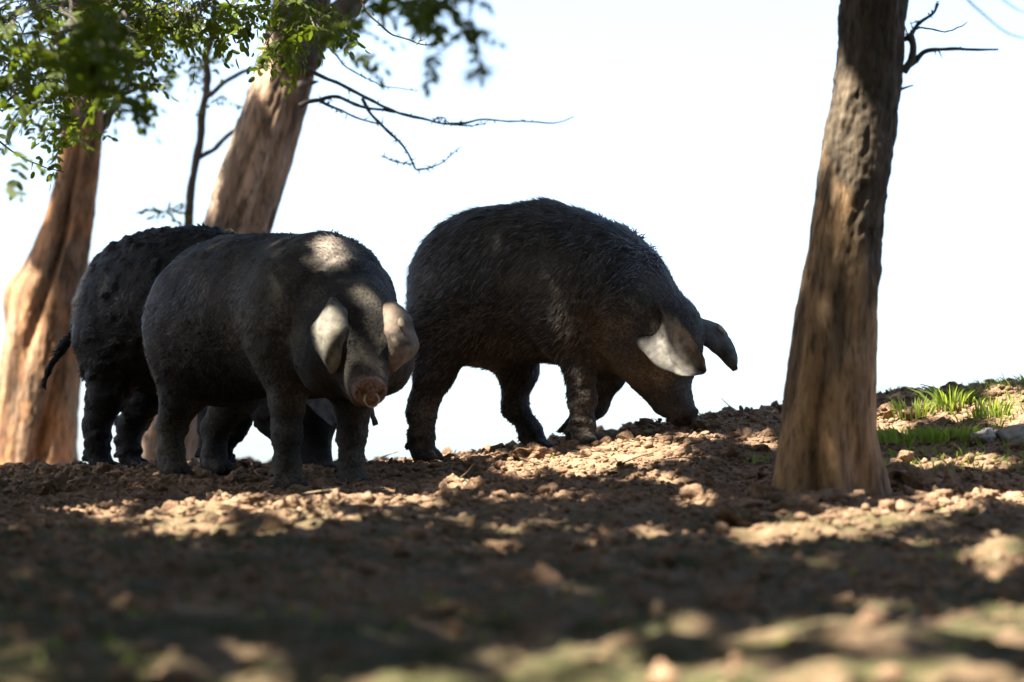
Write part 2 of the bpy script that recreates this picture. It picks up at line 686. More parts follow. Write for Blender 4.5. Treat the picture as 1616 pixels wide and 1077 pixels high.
def shaft(p, r):
    SHAFTS.append((np.asarray(p, float), r))


# ------------------------------------------------------------------ pigs
class Vol:
    def __init__(self, lo, hi, h):
        self.h = h
        self.lo = np.array(lo, float)
        self.ax = [np.arange(lo[k], hi[k], h) for k in range(3)]
        self.F = np.full([len(a) for a in self.ax], 1.0, np.float32)

    def _win(self, lo, hi):
        sl, co = [], []
        for k in range(3):
            a = max(0, int((lo[k] - self.lo[k]) / self.h))
            b = min(len(self.ax[k]), int((hi[k] - self.lo[k]) / self.h) + 2)
            sl.append(slice(a, max(a + 1, b)))
            co.append(self.ax[k][sl[-1]])
        X = np.meshgrid(*co, indexing='ij')
        return tuple(sl), np.stack(X, -1)

    def _join(self, sl, d, k, cut=False):
        F = self.F[sl]
        if cut:
            h = np.clip(0.5 - 0.5 * (F + d) / k, 0, 1)
            self.F[sl] = F * (1 - h) - d * h + k * h * (1 - h)
        else:
            h = np.clip(0.5 + 0.5 * (d - F) / k, 0, 1)
            self.F[sl] = d * (1 - h) + F * h - k * h * (1 - h)

    def ell(self, c, r, k=0.08, R=None, cut=False):
        c = np.array(c, float)
        r = np.array(r, float)
        m = max(r) + k + 0.06
        sl, X = self._win(c - m, c + m)
        q = X - c
        if R is not None:
            q = q @ np.asarray(R, float).T
        k0 = np.linalg.norm(q / r, axis=-1)
        k1 = np.linalg.norm(q / (r * r), axis=-1) + 1e-6
        self._join(sl, k0 * (k0 - 1) / k1, k, cut)

    def cone(self, a, b, ra, rb, k=0.04, flat=None):
        a = np.array(a, float)
        b = np.array(b, float)
        m = max(ra, rb) + k + 0.06
        sl, X = self._win(np.minimum(a, b) - m, np.maximum(a, b) + m)
        ba = b - a
        q = X - a
        t = np.clip((q @ ba) / (ba @ ba), 0, 1)
        d = np.linalg.norm(q - t[..., None] * ba, axis=-1) - (ra + (rb - ra) * t)
        self._join(sl, d, k)

    def mesh(self):
        """surface nets"""
        F = self.F
        s = F < 0
        nx, ny, nz = F.shape
        c = np.zeros((nx - 1, ny - 1, nz - 1), np.int8)
        offs = [(i, j, k) for i in (0, 1) for j in (0, 1) for k in (0, 1)]
        for (i, j, k) in offs:
            c += s[i:nx - 1 + i, j:ny - 1 + j, k:nz - 1 + k]
        act = (c > 0) & (c < 8)
        idx = np.full(c.shape, -1, np.int64)
        I = np.argwhere(act)
        idx[act] = np.arange(len(I))
        acc = np.zeros((len(I), 3))
        cnt = np.zeros(len(I))
        vals = {o: F[I[:, 0] + o[0], I[:, 1] + o[1], I[:, 2] + o[2]] for o in offs}
        for a in offs:
            for ax in range(3):
                if a[ax] == 0:
                    b = list(a)
                    b[ax] = 1
                    b = tuple(b)
                    fa, fb = vals[a], vals[b]
                    cr = (fa < 0) != (fb < 0)
                    t = np.where(cr, fa / (fa - fb + 1e-12), 0)
                    p = np.tile(np.array(a, float), (len(I), 1))
                    p[:, ax] = t
                    acc += np.where(cr[:, None], p, 0)
                    cnt += cr
        V = self.lo + (I + acc / cnt[:, None]) * self.h
        Q = []
        for ax in range(3):
            o1, o2 = [(1, 2), (2, 0), (0, 1)][ax]
            n = list(F.shape)
            sl_a = [slice(1, m - 1) for m in n]
            sl_b = [slice(1, m - 1) for m in n]
            sl_a[ax] = slice(0, n[ax] - 1)
            sl_b[ax] = slice(1, n[ax])
            A, B = s[tuple(sl_a)], s[tuple(sl_b)]
            E = np.argwhere(A != B)
            flip = A[A != B]
            base = E + 1
            base[:, ax] = E[:, ax]

            def cell(d1, d2):
                q = base.copy()
                q[:, o1] -= d1
                q[:, o2] -= d2
                return idx[q[:, 0], q[:, 1], q[:, 2]]
            q = np.stack([cell(1, 1), cell(0, 1), cell(0, 0), cell(1, 0)], 1)
            q[~flip] = q[~flip][:, ::-1]
            Q.append(q)
        Q = np.concatenate(Q)
        Q = Q[(Q >= 0).all(1)]
        return V, Q


def vert_normals(V, Q):
    n = np.cross(V[Q[:, 2]] - V[Q[:, 0]], V[Q[:, 3]] - V[Q[:, 1]])
    N = np.zeros_like(V)
    for k in range(Q.shape[1]):
        np.add.at(N, Q[:, k], n)
    return N / (np.linalg.norm(N, axis=1)[:, None] + 1e-12)


def smooth_mesh(V, Q, it=2):
    for _ in range(it):
        A = np.zeros_like(V)
        c = np.zeros(len(V))
        for k in range(4):
            a, b = Q[:, k], Q[:, (k + 1) % 4]
            np.add.at(A, a, V[b])
            np.add.at(c, a, 1)
        V = 0.5 * V + 0.5 * A / c[:, None]
    return V


root_h = {}


def make_pig(px, d, heading, spec, label):
    th = math.radians(heading)
    base = P(px, 740, d)
    X0, Y0 = base[0], base[1]
    z0 = float(gz(X0, Y0))
    ct, st = math.cos(th), math.sin(th)

    def to_world(p):
        p = np.asarray(p, float)
        return np.stack([X0 + p[..., 0] * ct - p[..., 1] * st, Y0 + p[..., 0] * st + p[..., 1] * ct, z0 + p[..., 2]], -1)

    root = empty('pig', (X0, Y0, z0), th, label, 'pig', 'pigs on the slope')
    vol = Vol((-0.62, -0.42, -0.14), (1.02, 0.42, 1.0), 0.0085)
    for c, r in spec['torso']:
        vol.ell(c, r, 0.10)
    for a, b, ra, rb in spec['neck']:
        vol.cone(a, b, ra, rb, 0.09)
    for sy in (-1, 1):                      # shoulder blades and hams stand out of the barrel
        vol.ell((0.315, 0.165 * sy, 0.49), (0.10, 0.07, 0.18), 0.045)
        vol.ell((spec['torso'][0][0][0] - 0.02, 0.160 * sy, 0.47), (0.13, 0.08, 0.16), 0.05)
    # head
    hc = np.array(spec['head'], float)
    f = unit(spec['face'])
    up = np.array(spec.get('up', (0, 0, 1)), float)
    t = unit(up - f * np.dot(up, f))
    l = np.cross(t, f)
    R = np.stack([f, l, t])
    hs = spec.get('hs', 1.0)

    def H(a, b, c):
        return hc + hs * (a * f + b * l + c * t)
    bw = spec.get('brow', 1.0)
    vol.ell(hc, (0.150 * hs, 0.125 * hs * bw, 0.130 * hs), 0.06, R)
    for s in (-1, 1):
        jw = spec.get('jowl', 1.0)
        vol.ell(H(-0.005, 0.072 * s * jw, -0.065 * jw), (0.115 * hs, 0.078 * hs * jw, 0.092 * hs * jw), 0.05, R)
        vol.ell(H(0.085, 0.062 * s * spec.get('brow', 1.0), 0.055 if spec.get('brow', 1.0) == 1.0 else 0.04), (0.05 * hs, 0.035 * hs, 0.03 * hs), 0.03, R)
    mz = spec.get('muzzle', 1.0)
    H0 = H

    def H(a, b, c):
        return H0(a if a < 0.1 else 0.1 + (a - 0.1) * mz, b, c)
    dk = spec.get('disc', 1.0)
    vol.cone(H(0.05, 0, -0.012), H(0.215, 0, -0.04), 0.108 * hs * bw, 0.062 * hs * (0.5 + 0.5 * dk), 0.05)
    vol.cone(H(0.03, 0, -0.085), H(0.205, 0, -0.088), 0.085 * hs, 0.034 * hs, 0.03)
    vol.cone(H(0.21, 0, -0.04), H(0.262, 0, -0.036), 0.058 * hs * dk, 0.051 * hs * dk, 0.02)
    vol.ell(H(0.284, 0, -0.030), (0.017 * hs, 0.057 * hs * dk, 0.052 * hs * dk), 0.012, R)
    for s in (-1, 1):
        vol.ell(H(0.301, 0.0235 * s, -0.030), (0.016, 0.0115, 0.0145), 0.006, R, cut=True)
    # legs, each foot on the ground below it
    feet = []
    for leg in spec['legs']:
        fx_, fy_ = leg[-1][0], leg[-1][1]
        w = to_world(np.array([fx_, fy_, 0.0]))
        dz = float(gtop(w[0], w[1])[0]) - z0 - 0.004
        pts = [(x, y, z + dz * (1 - min(1, max(0, z) / 0.45)), r) for x, y, z, r in leg]
        for k in range(len(pts) - 1):
            a, b = pts[k], pts[k + 1]
            vol.cone(a[:3], b[:3], a[3], b[3], 0.05 if k == 0 else 0.03)
        fx_, fy_, fz_ = pts[-1][:3]
        for s in (-1, 1):
            vol.cone((fx_ + 0.005, fy_ + 0.017 * s, fz_ + 0.004), (fx_ + 0.047, fy_ + 0.022 * s, fz_ - 0.016), 0.027, 0.018, 0.012)
            vol.cone((fx_ - 0.02, fy_ + 0.02 * s, fz_ + 0.045), (fx_ - 0.048, fy_ + 0.026 * s, fz_ + 0.02), 0.014, 0.010, 0.01)
        feet.append((fx_, fy_, fz_))
    tl = spec.get('tail')
    if tl:
        for k in range(len(tl) - 1):
            vol.cone(tl[k][:3], tl[k + 1][:3], tl[k][3], tl[k + 1][3], 0.015)
    V, Q = vol.mesh()
    V = smooth_mesh(V, Q, 1)
    N = vert_normals(V, Q)
    rel = (V - hc) / hs
    hf, hl, ht = rel @ f, rel @ l, rel @ t
    headw = sstep(0.26, 0.14, np.linalg.norm(rel - np.outer(np.full(len(V), 0.1), f) * 1.0, axis=1))
    hf = np.where(hf < 0.1, hf, 0.1 + (hf - 0.1) / mz)
    nosew = sstep(0.255, 0.285, hf) * (np.abs(hl) < 0.09) * (np.abs(ht + 0.03) < 0.09)
    # folds, muscle and caked mud
    caked = spec.get('caked', 0.4)
    dsp = 0.010 * fbm(V, 5.0, 3, 5 + spec['seed']) + 0.004 * fbm(V * np.array([1.6, 1, 0.7]), 16.0, 3, 15 + spec['seed'])
    lump = np.clip(fbm(V, 30.0, 3, 25 + spec['seed']), 0, 1) * (0.35 + 0.65 * sstep(-0.2, 0.4, fbm(V, 4.0, 2, 35)))
    dsp = dsp + caked * 0.022 * lump
    crust = sstep(0.10, 0.22, fbm(V, 8.0, 5, 29 + spec['seed'], 0.62)) * sstep(-0.25, 0.25, fbm(V, 2.6, 2, 39))
    dsp = dsp + 0.0045 * crust
    lowleg = sstep(0.30, 0.12, V[:, 2]) * (1 - headw)
    dsp = dsp + lowleg * 0.004 * fbm(V * np.array([0.6, 0.6, 1.8]), 40.0, 2, 45)
    dsp = dsp + headw * 0.0035 * (1 - np.abs(fbm(np.stack([hf * 3.2, hl * 0.8, ht * 1.2], 1), 14.0, 2, 47)) * 3)
    fold = np.exp(-((V[:, 0] - 0.47 - 0.25 * (V[:, 2] - 0.5)) / 0.018) ** 2) + 0.7 * np.exp(-((V[:, 0] - 0.19 + 0.15 * (V[:, 2] - 0.45)) / 0.02) ** 2) * sstep(0.6, 0.4, V[:, 2])
    dsp = dsp - 0.009 * fold * sstep(0.2, 0.3, V[:, 2]) * (1 - headw)
    dsp *= (1 - 0.85 * nosew) * (1 - 0.5 * headw)
    V = V + N * dsp[:, None]
    # colour: black hide, grey-brown dried mud, flesh-brown snout
    hide = np.array(spec.get('hide', (0.020, 0.018, 0.017)))
    mud = np.array(spec.get('mud', (0.070, 0.060, 0.048)))
    mw = np.clip(fbm(V, 3.2, 4, 55 + spec['seed']) * 1.1 + spec.get('mudbias', 0.0), 0, 1)
    mw = np.clip(mw * 0.7 + 0.5 * sstep(0.0, 0.5, fbm(V, 13.0, 4, 58 + spec['seed'], 0.65)), 0, 1)
    mw = np.clip(mw + 0.45 * lowleg * sstep(-0.3, 0.3, fbm(V, 9.0, 3, 65)) + 0.30 * headw * sstep(-0.1, 0.4, fbm(V, 11.0, 3, 75)), 0, 1)
    mw = np.clip(mw + 0.55 * crust, 0, 1)
    C = hide[None] * (1 - mw[:, None]) + mud[None] * mw[:, None]
    nose = np.array(spec.get('nose', (0.05, 0.035, 0.03)))
    nz = np.clip(nosew + 0.30 * sstep(0.20, 0.27, hf) * (np.abs(hl) < 0.09) * (np.abs(ht + 0.03) < 0.1), 0, 1)[:, None]
    C = C * (1 - nz) + nose[None] * nz
    for pc, pr, pcol in spec.get('sun_patches', []):  # sunlit spots painted pale into the hide colour
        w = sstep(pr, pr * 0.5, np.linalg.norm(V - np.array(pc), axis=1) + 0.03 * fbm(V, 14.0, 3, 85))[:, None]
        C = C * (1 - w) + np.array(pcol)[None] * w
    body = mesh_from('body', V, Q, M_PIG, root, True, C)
    # bristles
    N = vert_normals(V, Q)
    r = np.random.default_rng(100 + spec['seed'])
    ar = np.linalg.norm(np.cross(V[Q[:, 2]] - V[Q[:, 0]], V[Q[:, 3]] - V[Q[:, 1]]), axis=1)
    nh = spec.get('hairs', 30000)
    pick = r.choice(len(Q), nh, p=ar / ar.sum())
    uv = r.uniform(0, 1, (nh, 2))
    a, b, c, dd = (V[Q[pick, k]] for k in range(4))
    hp = (a * (1 - uv[:, :1]) + b * uv[:, :1]) * (1 - uv[:, 1:]) + (dd * (1 - uv[:, :1]) + c * uv[:, :1]) * uv[:, 1:]
    hn = N[Q[pick, 0]]
    hr = (hp - hc) / hs
    hhf = hr @ f
    inhead = sstep(0.30, 0.16, np.linalg.norm(hr, axis=1))
    keep = ~((hhf > 0.20) & (np.linalg.norm(hr, axis=1) < 0.4)) & (hp[:, 2] > 0.05) & ~((hp[:, 0] < -0.375) & (r.uniform(0, 1, nh) > 0.15))
    flow = np.array([-1.0, 0, -0.75])[None] + 0.9 * np.stack([fbm(hp + 9 * k, 4.5, 2, 95 + k) for k in range(3)], 1) + r.normal(0, 0.22, (nh, 3))
    flow = flow * (1 - inhead[:, None]) + inhead[:, None] * (-f[None] + r.normal(0, 0.3, (nh, 3)))
    flow -= hn * np.sum(flow * hn, 1)[:, None]
    flow /= np.linalg.norm(flow, axis=1)[:, None] + 1e-6
    clump = fbm(hp, 18.0, 2, 111)
    ridge = sstep(0.10, 0.02, np.abs(hp[:, 1] - spec.get('spine_y', 0.0))) * sstep(0.5, 0.9, hn[:, 2] + 0.3 * hn[:, 0])
    mane = ridge * sstep(0.25, 0.5, hp[:, 0])
    ln = spec.get('hair_len', 0.035) * r.uniform(0.5, 1.25, nh) * (1 - 0.6 * inhead) * np.interp(hp[:, 2], [0.15, 0.4], [0.3, 1.0]) * (1 + 0.15 * ridge + 0.25 * mane)
    lift = np.clip(r.normal(0.07, 0.06, nh) + 0.16 * clump + 0.04 * ridge + 0.10 * mane, 0.04, 0.6) * spec.get('lift', 1.0)
    dr = flow + hn * lift[:, None]
    dr /= np.linalg.norm(dr, axis=1)[:, None]
    wd = np.cross(dr, hn)
    wd /= np.linalg.norm(wd, axis=1)[:, None] + 1e-6
    w0 = (spec.get('hair_w', 0.0019) * r.uniform(0.7, 1.3, nh))[:, None]
    mid = hp + dr * (ln * 0.55)[:, None]
    tip = mid + (dr * 0.85 + flow * 0.35 - hn * 0.05 + np.array([0, 0, -0.12])) * (ln * 0.45)[:, None]
    rootp = hp - hn * 0.003
    hv = np.stack([rootp - wd * w0, rootp + wd * w0, mid + wd * w0 * 0.8, mid - wd * w0 * 0.8, tip], 1)[keep]
    n = len(hv)
    k5 = np.arange(n)[:, None] * 5
    hq = k5 + np.array([[0, 1, 2, 3]])
    ht3 = k5 + np.array([[3, 2, 4]])
    hcx = np.array(spec.get('hair_col', (0.030, 0.026, 0.024)))[None] * (0.22 * 16.0 ** r.uniform(0, 1, (nh, 1)))[keep]
    mwh = np.clip(fbm(hp[keep], 3.2, 4, 55 + spec['seed']) * 1.1 + spec.get('mudbias', 0.0), 0, 1)[:, None]
    hcx = hcx * (1 - 0.5 * mwh) + mud[None] * 0.5 * mwh
    for pc, pr, pcol in spec.get('sun_patches', []):
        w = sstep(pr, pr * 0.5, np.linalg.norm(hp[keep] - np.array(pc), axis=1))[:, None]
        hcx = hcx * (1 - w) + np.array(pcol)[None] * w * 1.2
    mesh_from('bristles', hv.reshape(-1, 3), [hq, ht3], M_HAIR, root, True, np.repeat(hcx, 5, 0))
    # ears
    for e in spec['ears']:
        eo = make_ear(root, H0, f, l, t, e, spec['seed'])
    # eyes
    for s in (-1, 1):
        c = H(0.118, 0.072 * s, 0.038)
        mesh_from('eye', c + ICO2[0] * 0.013, ICO2[1], M_EYE, root)
    if spec.get('ring'):
        q = np.linspace(0, 2 * math.pi, 21)[:-1]
        cc = H(0.315, 0.0, -0.041)
        pts = np.array([cc + 0.0215 * (math.cos(x) * l + math.sin(x) * (0.85 * t - 0.53 * f)) for x in q])
        m2 = MB()
        A = np.array([unit(p - cc) for p in pts])
        Bv = np.cross(l, 0.85 * t - 0.53 * f)
        ph = np.linspace(0, 2 * math.pi, 8, endpoint=False)
        vv = pts[:, None] + 0.0031 * (np.cos(ph)[None, :, None] * A[:, None] + np.sin(ph)[None, :, None] * Bv[None, None])
        vv = np.concatenate([vv, vv[:1]], 0).reshape(-1, 3)
        m2.add(vv, grid_faces(21, 8))
        ro = m2.build('nose_ring', M_RING, root)
        ro['label'] = 'brass ring through the snout'
    root_h[spec['seed']] = H0
    return root, to_world


def make_ear(root, H, f, l, t, e, seed):
    """e: root (head coords), length dir, width dir (head coords), length, width, curl across, droop"""
    Rm = np.stack([f, l, t])
    ns, nt_ = 24, 17
    s = np.linspace(0, 1, ns)[:, None]
    tt = np.linspace(-1, 1, nt_)[None, :]
    line = np.array([H(*c) for c in e['path']])
    q, _, _ = resample(line, np.zeros(len(line)), ns)
    Lv = np.gradient(q, axis=0)
    Lv /= np.linalg.norm(Lv, axis=1)[:, None]
    Wv = np.array(e['W'], float) @ Rm
    Wv = Wv[None] - Lv * (Lv @ Wv)[:, None]
    Wv /= np.linalg.norm(Wv, axis=1)[:, None]
    Nv = np.cross(Lv, Wv) * e.get('out', 1)
    prof = np.interp(s, [0, 0.12, 0.35, 0.6, 0.8, 0.92, 1.0], e.get('prof', [0.52, 0.74, 1.0, 0.95, 0.70, 0.42, 0.12]))
    y = e['wid'] / 2 * (prof * tt + e.get('skew', 0.0) * s * s + e.get('flare', 0.0) * np.exp(-((s - 0.72) / 0.14) ** 2) * np.clip(tt, 0, 1))
    z = -e.get('curl', 0.02) * (tt ** 2) * (1 - 0.4 * s) - e.get('fold', 0.0) * np.clip(tt * e.get('foldside', 1) - 0.35, 0, 1)
    p = q[:, None] + y[..., None] * Wv[:, None] + z[..., None] * Nv[:, None]
    Nn = np.repeat(Nv, nt_, 0)
    Wd = np.repeat(Wv, nt_, 0)
    L = np.repeat(Lv, nt_, 0)
    p = p.reshape(-1, 3)
    p = p + Nn * (0.009 * fbm(p, 16.0, 4, 200 + seed, 0.6))[:, None] + Wd * (0.007 * fbm(p, 22.0, 3, 210 + seed))[:, None]
    th = (0.0052 * (1 - 0.5 * s) + 0.004 * np.exp(-((s) / 0.15) ** 2)) * (1 - 0.55 * np.abs(tt) ** 3)
    th = th.reshape(-1, 1)
    v = np.concatenate([p + Nn * th, p - Nn * th])
    n = ns * nt_
    g = grid_faces(ns, nt_, False)
    qs = [g, g[:, ::-1] + n]
    edge = [i for i in range(nt_)] + [i * nt_ + nt_ - 1 for i in range(1, ns)] + [(ns - 1) * nt_ + i for i in range(nt_ - 2, -1, -1)] + [i * nt_ for i in range(ns - 2, 0, -1)]
    edge = np.array(edge)
    e2 = np.roll(edge, -1)
    qs.append(np.stack([e2, edge, edge + n, e2 + n], 1))
    pale = np.array(e.get('col', (0.30, 0.27, 0.22)))
    dark = np.array((0.030, 0.028, 0.022))
    w = np.clip(sstep(-0.02, 0.34, fbm(v, 17.0, 5, 220 + seed, 0.68)) * 0.85 + 0.35 * sstep(0.75, 1.0, np.tile(np.abs(tt + 0 * s).ravel(), 2)) + 0.75 * sstep(0.24, 0.03, np.tile((s + 0 * tt).ravel(), 2)), 0, 1)[:, None]
    C = pale * (1 - w) + dark * w
    o = mesh_from('ear', v, np.concatenate(qs), M_EAR, root, True, C)
    o['label'] = e['label']
    if e.get('tag'):
        ts, tv = e['tag']
        k = int(ts * (ns - 1)) * nt_ + int((tv * 0.5 + 0.5) * (nt_ - 1))
        Nk, Wk, Lk = Nn[k], Wd[k], L[k]
        c = p[k] + Nk * 0.011
        ph = np.linspace(0, 2 * math.pi, 18, endpoint=False)
        ring = np.stack([np.cos(ph) * 0.010, np.sin(ph) * 0.017], 1)
        top = c + ring[:, :1] * Wk + ring[:, 1:] * Lk
        nd = Nk
        vv = np.concatenate([top - nd * 0.008, top, (top - c) * 0.8 + c + nd * 0.002, [c + nd * 0.002]])
        q = np.concatenate([grid_faces(3, 18)])
        j = np.arange(18)
        tr = np.stack([36 + j, 36 + (j + 1) % 18, np.full(18, 54)], 1)
        mbt = MB()
        mbt.add(vv, q, tr)
        to = mbt.build('ear_tag', M_TAG, o)
        to['label'] = 'small round tan ear tag'
    return o


def leg(side, top, knee, hock, fet, foot, rs):
    y = side
    return [(top[0], y * 0.92, top[1], rs[0]), (knee[0], y, knee[1], rs[1]), (hock[0], y, hock[1], rs[2]), (fet[0], y, fet[1], rs[3]), (foot[0], y, foot[1], rs[4])]


RH = (0.120, 0.066, 0.043, 0.037, 0.037)
RF = (0.098, 0.050, 0.041, 0.035, 0.036)
TORSO3 = [((-0.095, 0, 0.560), (0.265, 0.245, 0.262)), ((0.10, 0, 0.583), (0.34, 0.262, 0.268)), ((0.33, 0, 0.510), (0.25, 0.225, 0.240))]
NECK3 = [((0.40, 0, 0.495), (0.575, 0, 0.375), 0.205, 0.152)]

grazer = dict(
    seed=3, torso=TORSO3, neck=NECK3, head=(0.575, 0.0, 0.355), face=(0.48, 0.0, -0.88), up=(1, 0, 0.4), hs=0.96,
    legs=[leg(-0.14, (-0.17, 0.44), (-0.20, 0.29), (-0.255, 0.17), (-0.255, 0.085), (-0.25, 0.034), RH),
          leg(0.13, (-0.10, 0.44), (-0.03, 0.29), (-0.045, 0.17), (0.015, 0.085), (0.035, 0.034), RH),
          leg(-0.125, (0.33, 0.42), (0.355, 0.26), (0.36, 0.16), (0.362, 0.085), (0.36, 0.034), RF),
          leg(0.12, (0.36, 0.42), (0.34, 0.26), (0.27, 0.15), (0.215, 0.085), (0.20, 0.034), RF)],
    tail=[(-0.33, 0.02, 0.62, 0.020), (-0.40, 0.05, 0.55, 0.014), (-0.40, 0.06, 0.42, 0.010)],
    ears=[dict(path=[(-0.03, -0.088, 0.075), (0.03, -0.148, 0.090), (0.10, -0.160, 0.108), (0.17, -0.148, 0.128), (0.235, -0.125, 0.150)], W=(-0.40, 0.15, 0.90), wid=0.160, curl=0.05, out=-1, skew=0.15, label='pale mud-dusted drooping ear', col=(0.165, 0.150, 0.125)),
          dict(path=[(-0.04, 0.085, 0.115), (0.04, 0.125, 0.160), (0.12, 0.140, 0.175), (0.20, 0.140, 0.165)], W=(0.0, 0.90, 0.42), wid=0.135, curl=0.03, out=1, prof=[0.55, 0.85, 1.0, 0.80, 0.50, 0.28, 0.06], label='dark far ear hanging forward', col=(0.08, 0.075, 0.066), tag=(0.45, 0.4))],
    caked=0.35, mudbias=-0.02, hair_len=0.044, hairs=40000, lift=1.0, hide=(0.030, 0.0265, 0.0225), mud=(0.130, 0.110, 0.082), hair_col=(0.036, 0.031, 0.0265))

pig3, tw3 = make_pig(800, 13.0, -30, grazer, 'black bristly pig grazing alone beside the right-hand trunk, whole side in view')

muddy = dict(grazer)
muddy.update(
    head=(0.615, 0.0, 0.235), neck=[((0.40, 0, 0.50), (0.61, 0, 0.28), 0.215, 0.150)], seed=1, caked=1.35, mudbias=-0.25, hair_len=0.026, hairs=22000, lift=1.6, hide=(0.008, 0.0072, 0.0066), mud=(0.016, 0.014, 0.012), hair_col=(0.006, 0.0055, 0.005),
    legs=[leg(-0.14, (-0.15, 0.44), (-0.14, 0.29), (-0.20, 0.17), (-0.19, 0.085), (-0.178, 0.034), RH),
          leg(0.13, (-0.17, 0.44), (-0.20, 0.29), (-0.30, 0.17), (-0.305, 0.085), (-0.295, 0.034), RH),
          leg(-0.125, (0.33, 0.42), (0.34, 0.26), (0.335, 0.16), (0.332, 0.085), (0.33, 0.034), RF),
          leg(0.12, (0.34, 0.42), (0.30, 0.26), (0.21, 0.15), (0.15, 0.085), (0.13, 0.04), RF)],
    tail=[(-0.32, -0.02, 0.64, 0.022), (-0.375, -0.05, 0.63, 0.017), (-0.388, -0.06, 0.57, 0.013), (-0.385, -0.07, 0.50, 0.012), (-0.42, -0.10, 0.44, 0.013), (-0.45, -0.13, 0.37, 0.012), (-0.462, -0.14, 0.32, 0.008), (-0.45, -0.14, 0.305, 0.006)],
    ears=[dict(path=[(-0.05, -0.065, 0.100), (0.02, -0.090, 0.155), (0.09, -0.090, 0.175), (0.16, -0.085, 0.165), (0.21, -0.080, 0.150)], W=(0.0, 0.55, 0.79), wid=0.15, curl=0.02, out=-1, label='wet grey drooping ear', col=(0.13, 0.13, 0.13)),
          dict(path=[(-0.04, 0.085, 0.115), (0.04, 0.125, 0.160), (0.12, 0.140, 0.175), (0.20, 0.140, 0.165)], W=(0.10, 0.60, -0.50), wid=0.14, curl=0.02, out=1, label='far ear, only its tip showing', col=(0.10, 0.095, 0.09))])
pig1, tw1 = make_pig(262, 13.35, -38, muddy, 'mud-caked black pig with hanging tail, behind the nose-ringed pig')

TORSO2 = [((-0.185, 0, 0.522), (0.265, 0.25, 0.262)), ((0.02, 0, 0.540), (0.32, 0.262, 0.248)), ((0.31, 0, 0.512), (0.25, 0.24, 0.252))]
facing = dict(
    seed=2, torso=TORSO2, neck=[((0.38, -0.01, 0.50), (0.54, -0.05, 0.46), 0.215, 0.15)], head=(0.595, -0.06, 0.425), face=(0.74, -0.37, -0.56), up=(0, 0, 1), hs=1.10, jowl=1.12, muzzle=0.86, disc=0.84, brow=0.86,
    legs=[leg(-0.125, (-0.20, 0.42), (-0.23, 0.28), (-0.30, 0.17), (-0.295, 0.085), (-0.29, 0.034), RH),
          leg(0.12, (-0.24, 0.42), (-0.28, 0.28), (-0.40, 0.17), (-0.40, 0.085), (-0.39, 0.034), RH),
          leg(-0.125, (0.31, 0.40), (0.33, 0.25), (0.33, 0.16), (0.33, 0.085), (0.33, 0.034), RF),
          leg(0.125, (0.31, 0.40), (0.34, 0.25), (0.335, 0.16), (0.332, 0.085), (0.33, 0.034), RF)],
    tail=[(-0.40, 0.02, 0.60, 0.022), (-0.45, 0.05, 0.56, 0.014), (-0.45, 0.06, 0.45, 0.010)],
    ears=[dict(path=[(-0.02, -0.070, 0.105), (0.055, -0.080, 0.118), (0.122, -0.088, 0.078), (0.152, -0.096, 0.012), (0.156, -0.092, -0.034)], W=(0.15, 1.0, -0.1), wid=0.125, curl=0.040, fold=0.08, prof=[0.62, 0.8, 0.96, 1.0, 0.86, 0.62, 0.25], foldside=-1, label='pale drooping ear with a folded edge', col=(0.165, 0.150, 0.115)),
          dict(path=[(-0.02, 0.070, 0.105), (0.055, 0.082, 0.118), (0.125, 0.084, 0.080), (0.156, 0.082, 0.025), (0.162, 0.076, -0.020)], W=(-0.05, 1.0, 0.1), wid=0.118, curl=0.045, flare=0.30, prof=[0.70, 0.85, 0.95, 1.0, 1.0, 0.82, 0.42], label='sunlit tan drooping ear with a round tag', col=(0.20, 0.150, 0.108), tag=(0.5, 0.3))],
    caked=0.35, mudbias=0.12, hair_len=0.026, hairs=30000, lift=0.8, hide=(0.016, 0.0142, 0.0115), mud=(0.082, 0.070, 0.048), hair_col=(0.024, 0.021, 0.0175),
    sun_patches=[((0.47, -0.06, 0.69), 0.10, (0.15, 0.125, 0.10)), ((0.26, -0.12, 0.75), 0.06, (0.10, 0.08, 0.06))], nose=(0.150, 0.090, 0.058), ring=True, spine_y=-0.02)  # pale spots brighten the sun patches on neck and shoulder
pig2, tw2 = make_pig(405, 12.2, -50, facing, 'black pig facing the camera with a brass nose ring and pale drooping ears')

# gaps in the canopy that let the sun reach the animals
for p, r in [((0.46, -0.05, 0.69), 0.055), ((0.52, -0.06, 0.62), 0.05), ((0.25, -0.12, 0.74), 0.03), ((0.25, -0.20, 0.70), 0.02)]:
    shaft(tw2(np.array(p)), r)
for p, r in [((0.125, 0.095, 0.06), 0.05), ((0.145, 0.09, 0.01), 0.04), ((0.12, -0.085, 0.07), 0.035), ((0.145, -0.095, 0.02), 0.03), ((0.25, 0.02, 0.03), 0.022)]:
    shaft(tw2(root_h[2](*p)), r)
for p, r in [((-0.22, -0.2, 0.72), 0.045), ((-0.25, -0.22, 0.62), 0.04)]:
    shaft(tw1(np.array(p)), r)

# ------------------------------------------------------------------ trees
WOOD = np.array((0.36, 0.195, 0.095))
WOOD2 = np.array((0.31, 0.215, 0.135))
BARK = np.array((0.085, 0.066, 0.048))
PALE = np.array((0.34, 0.27, 0.18))


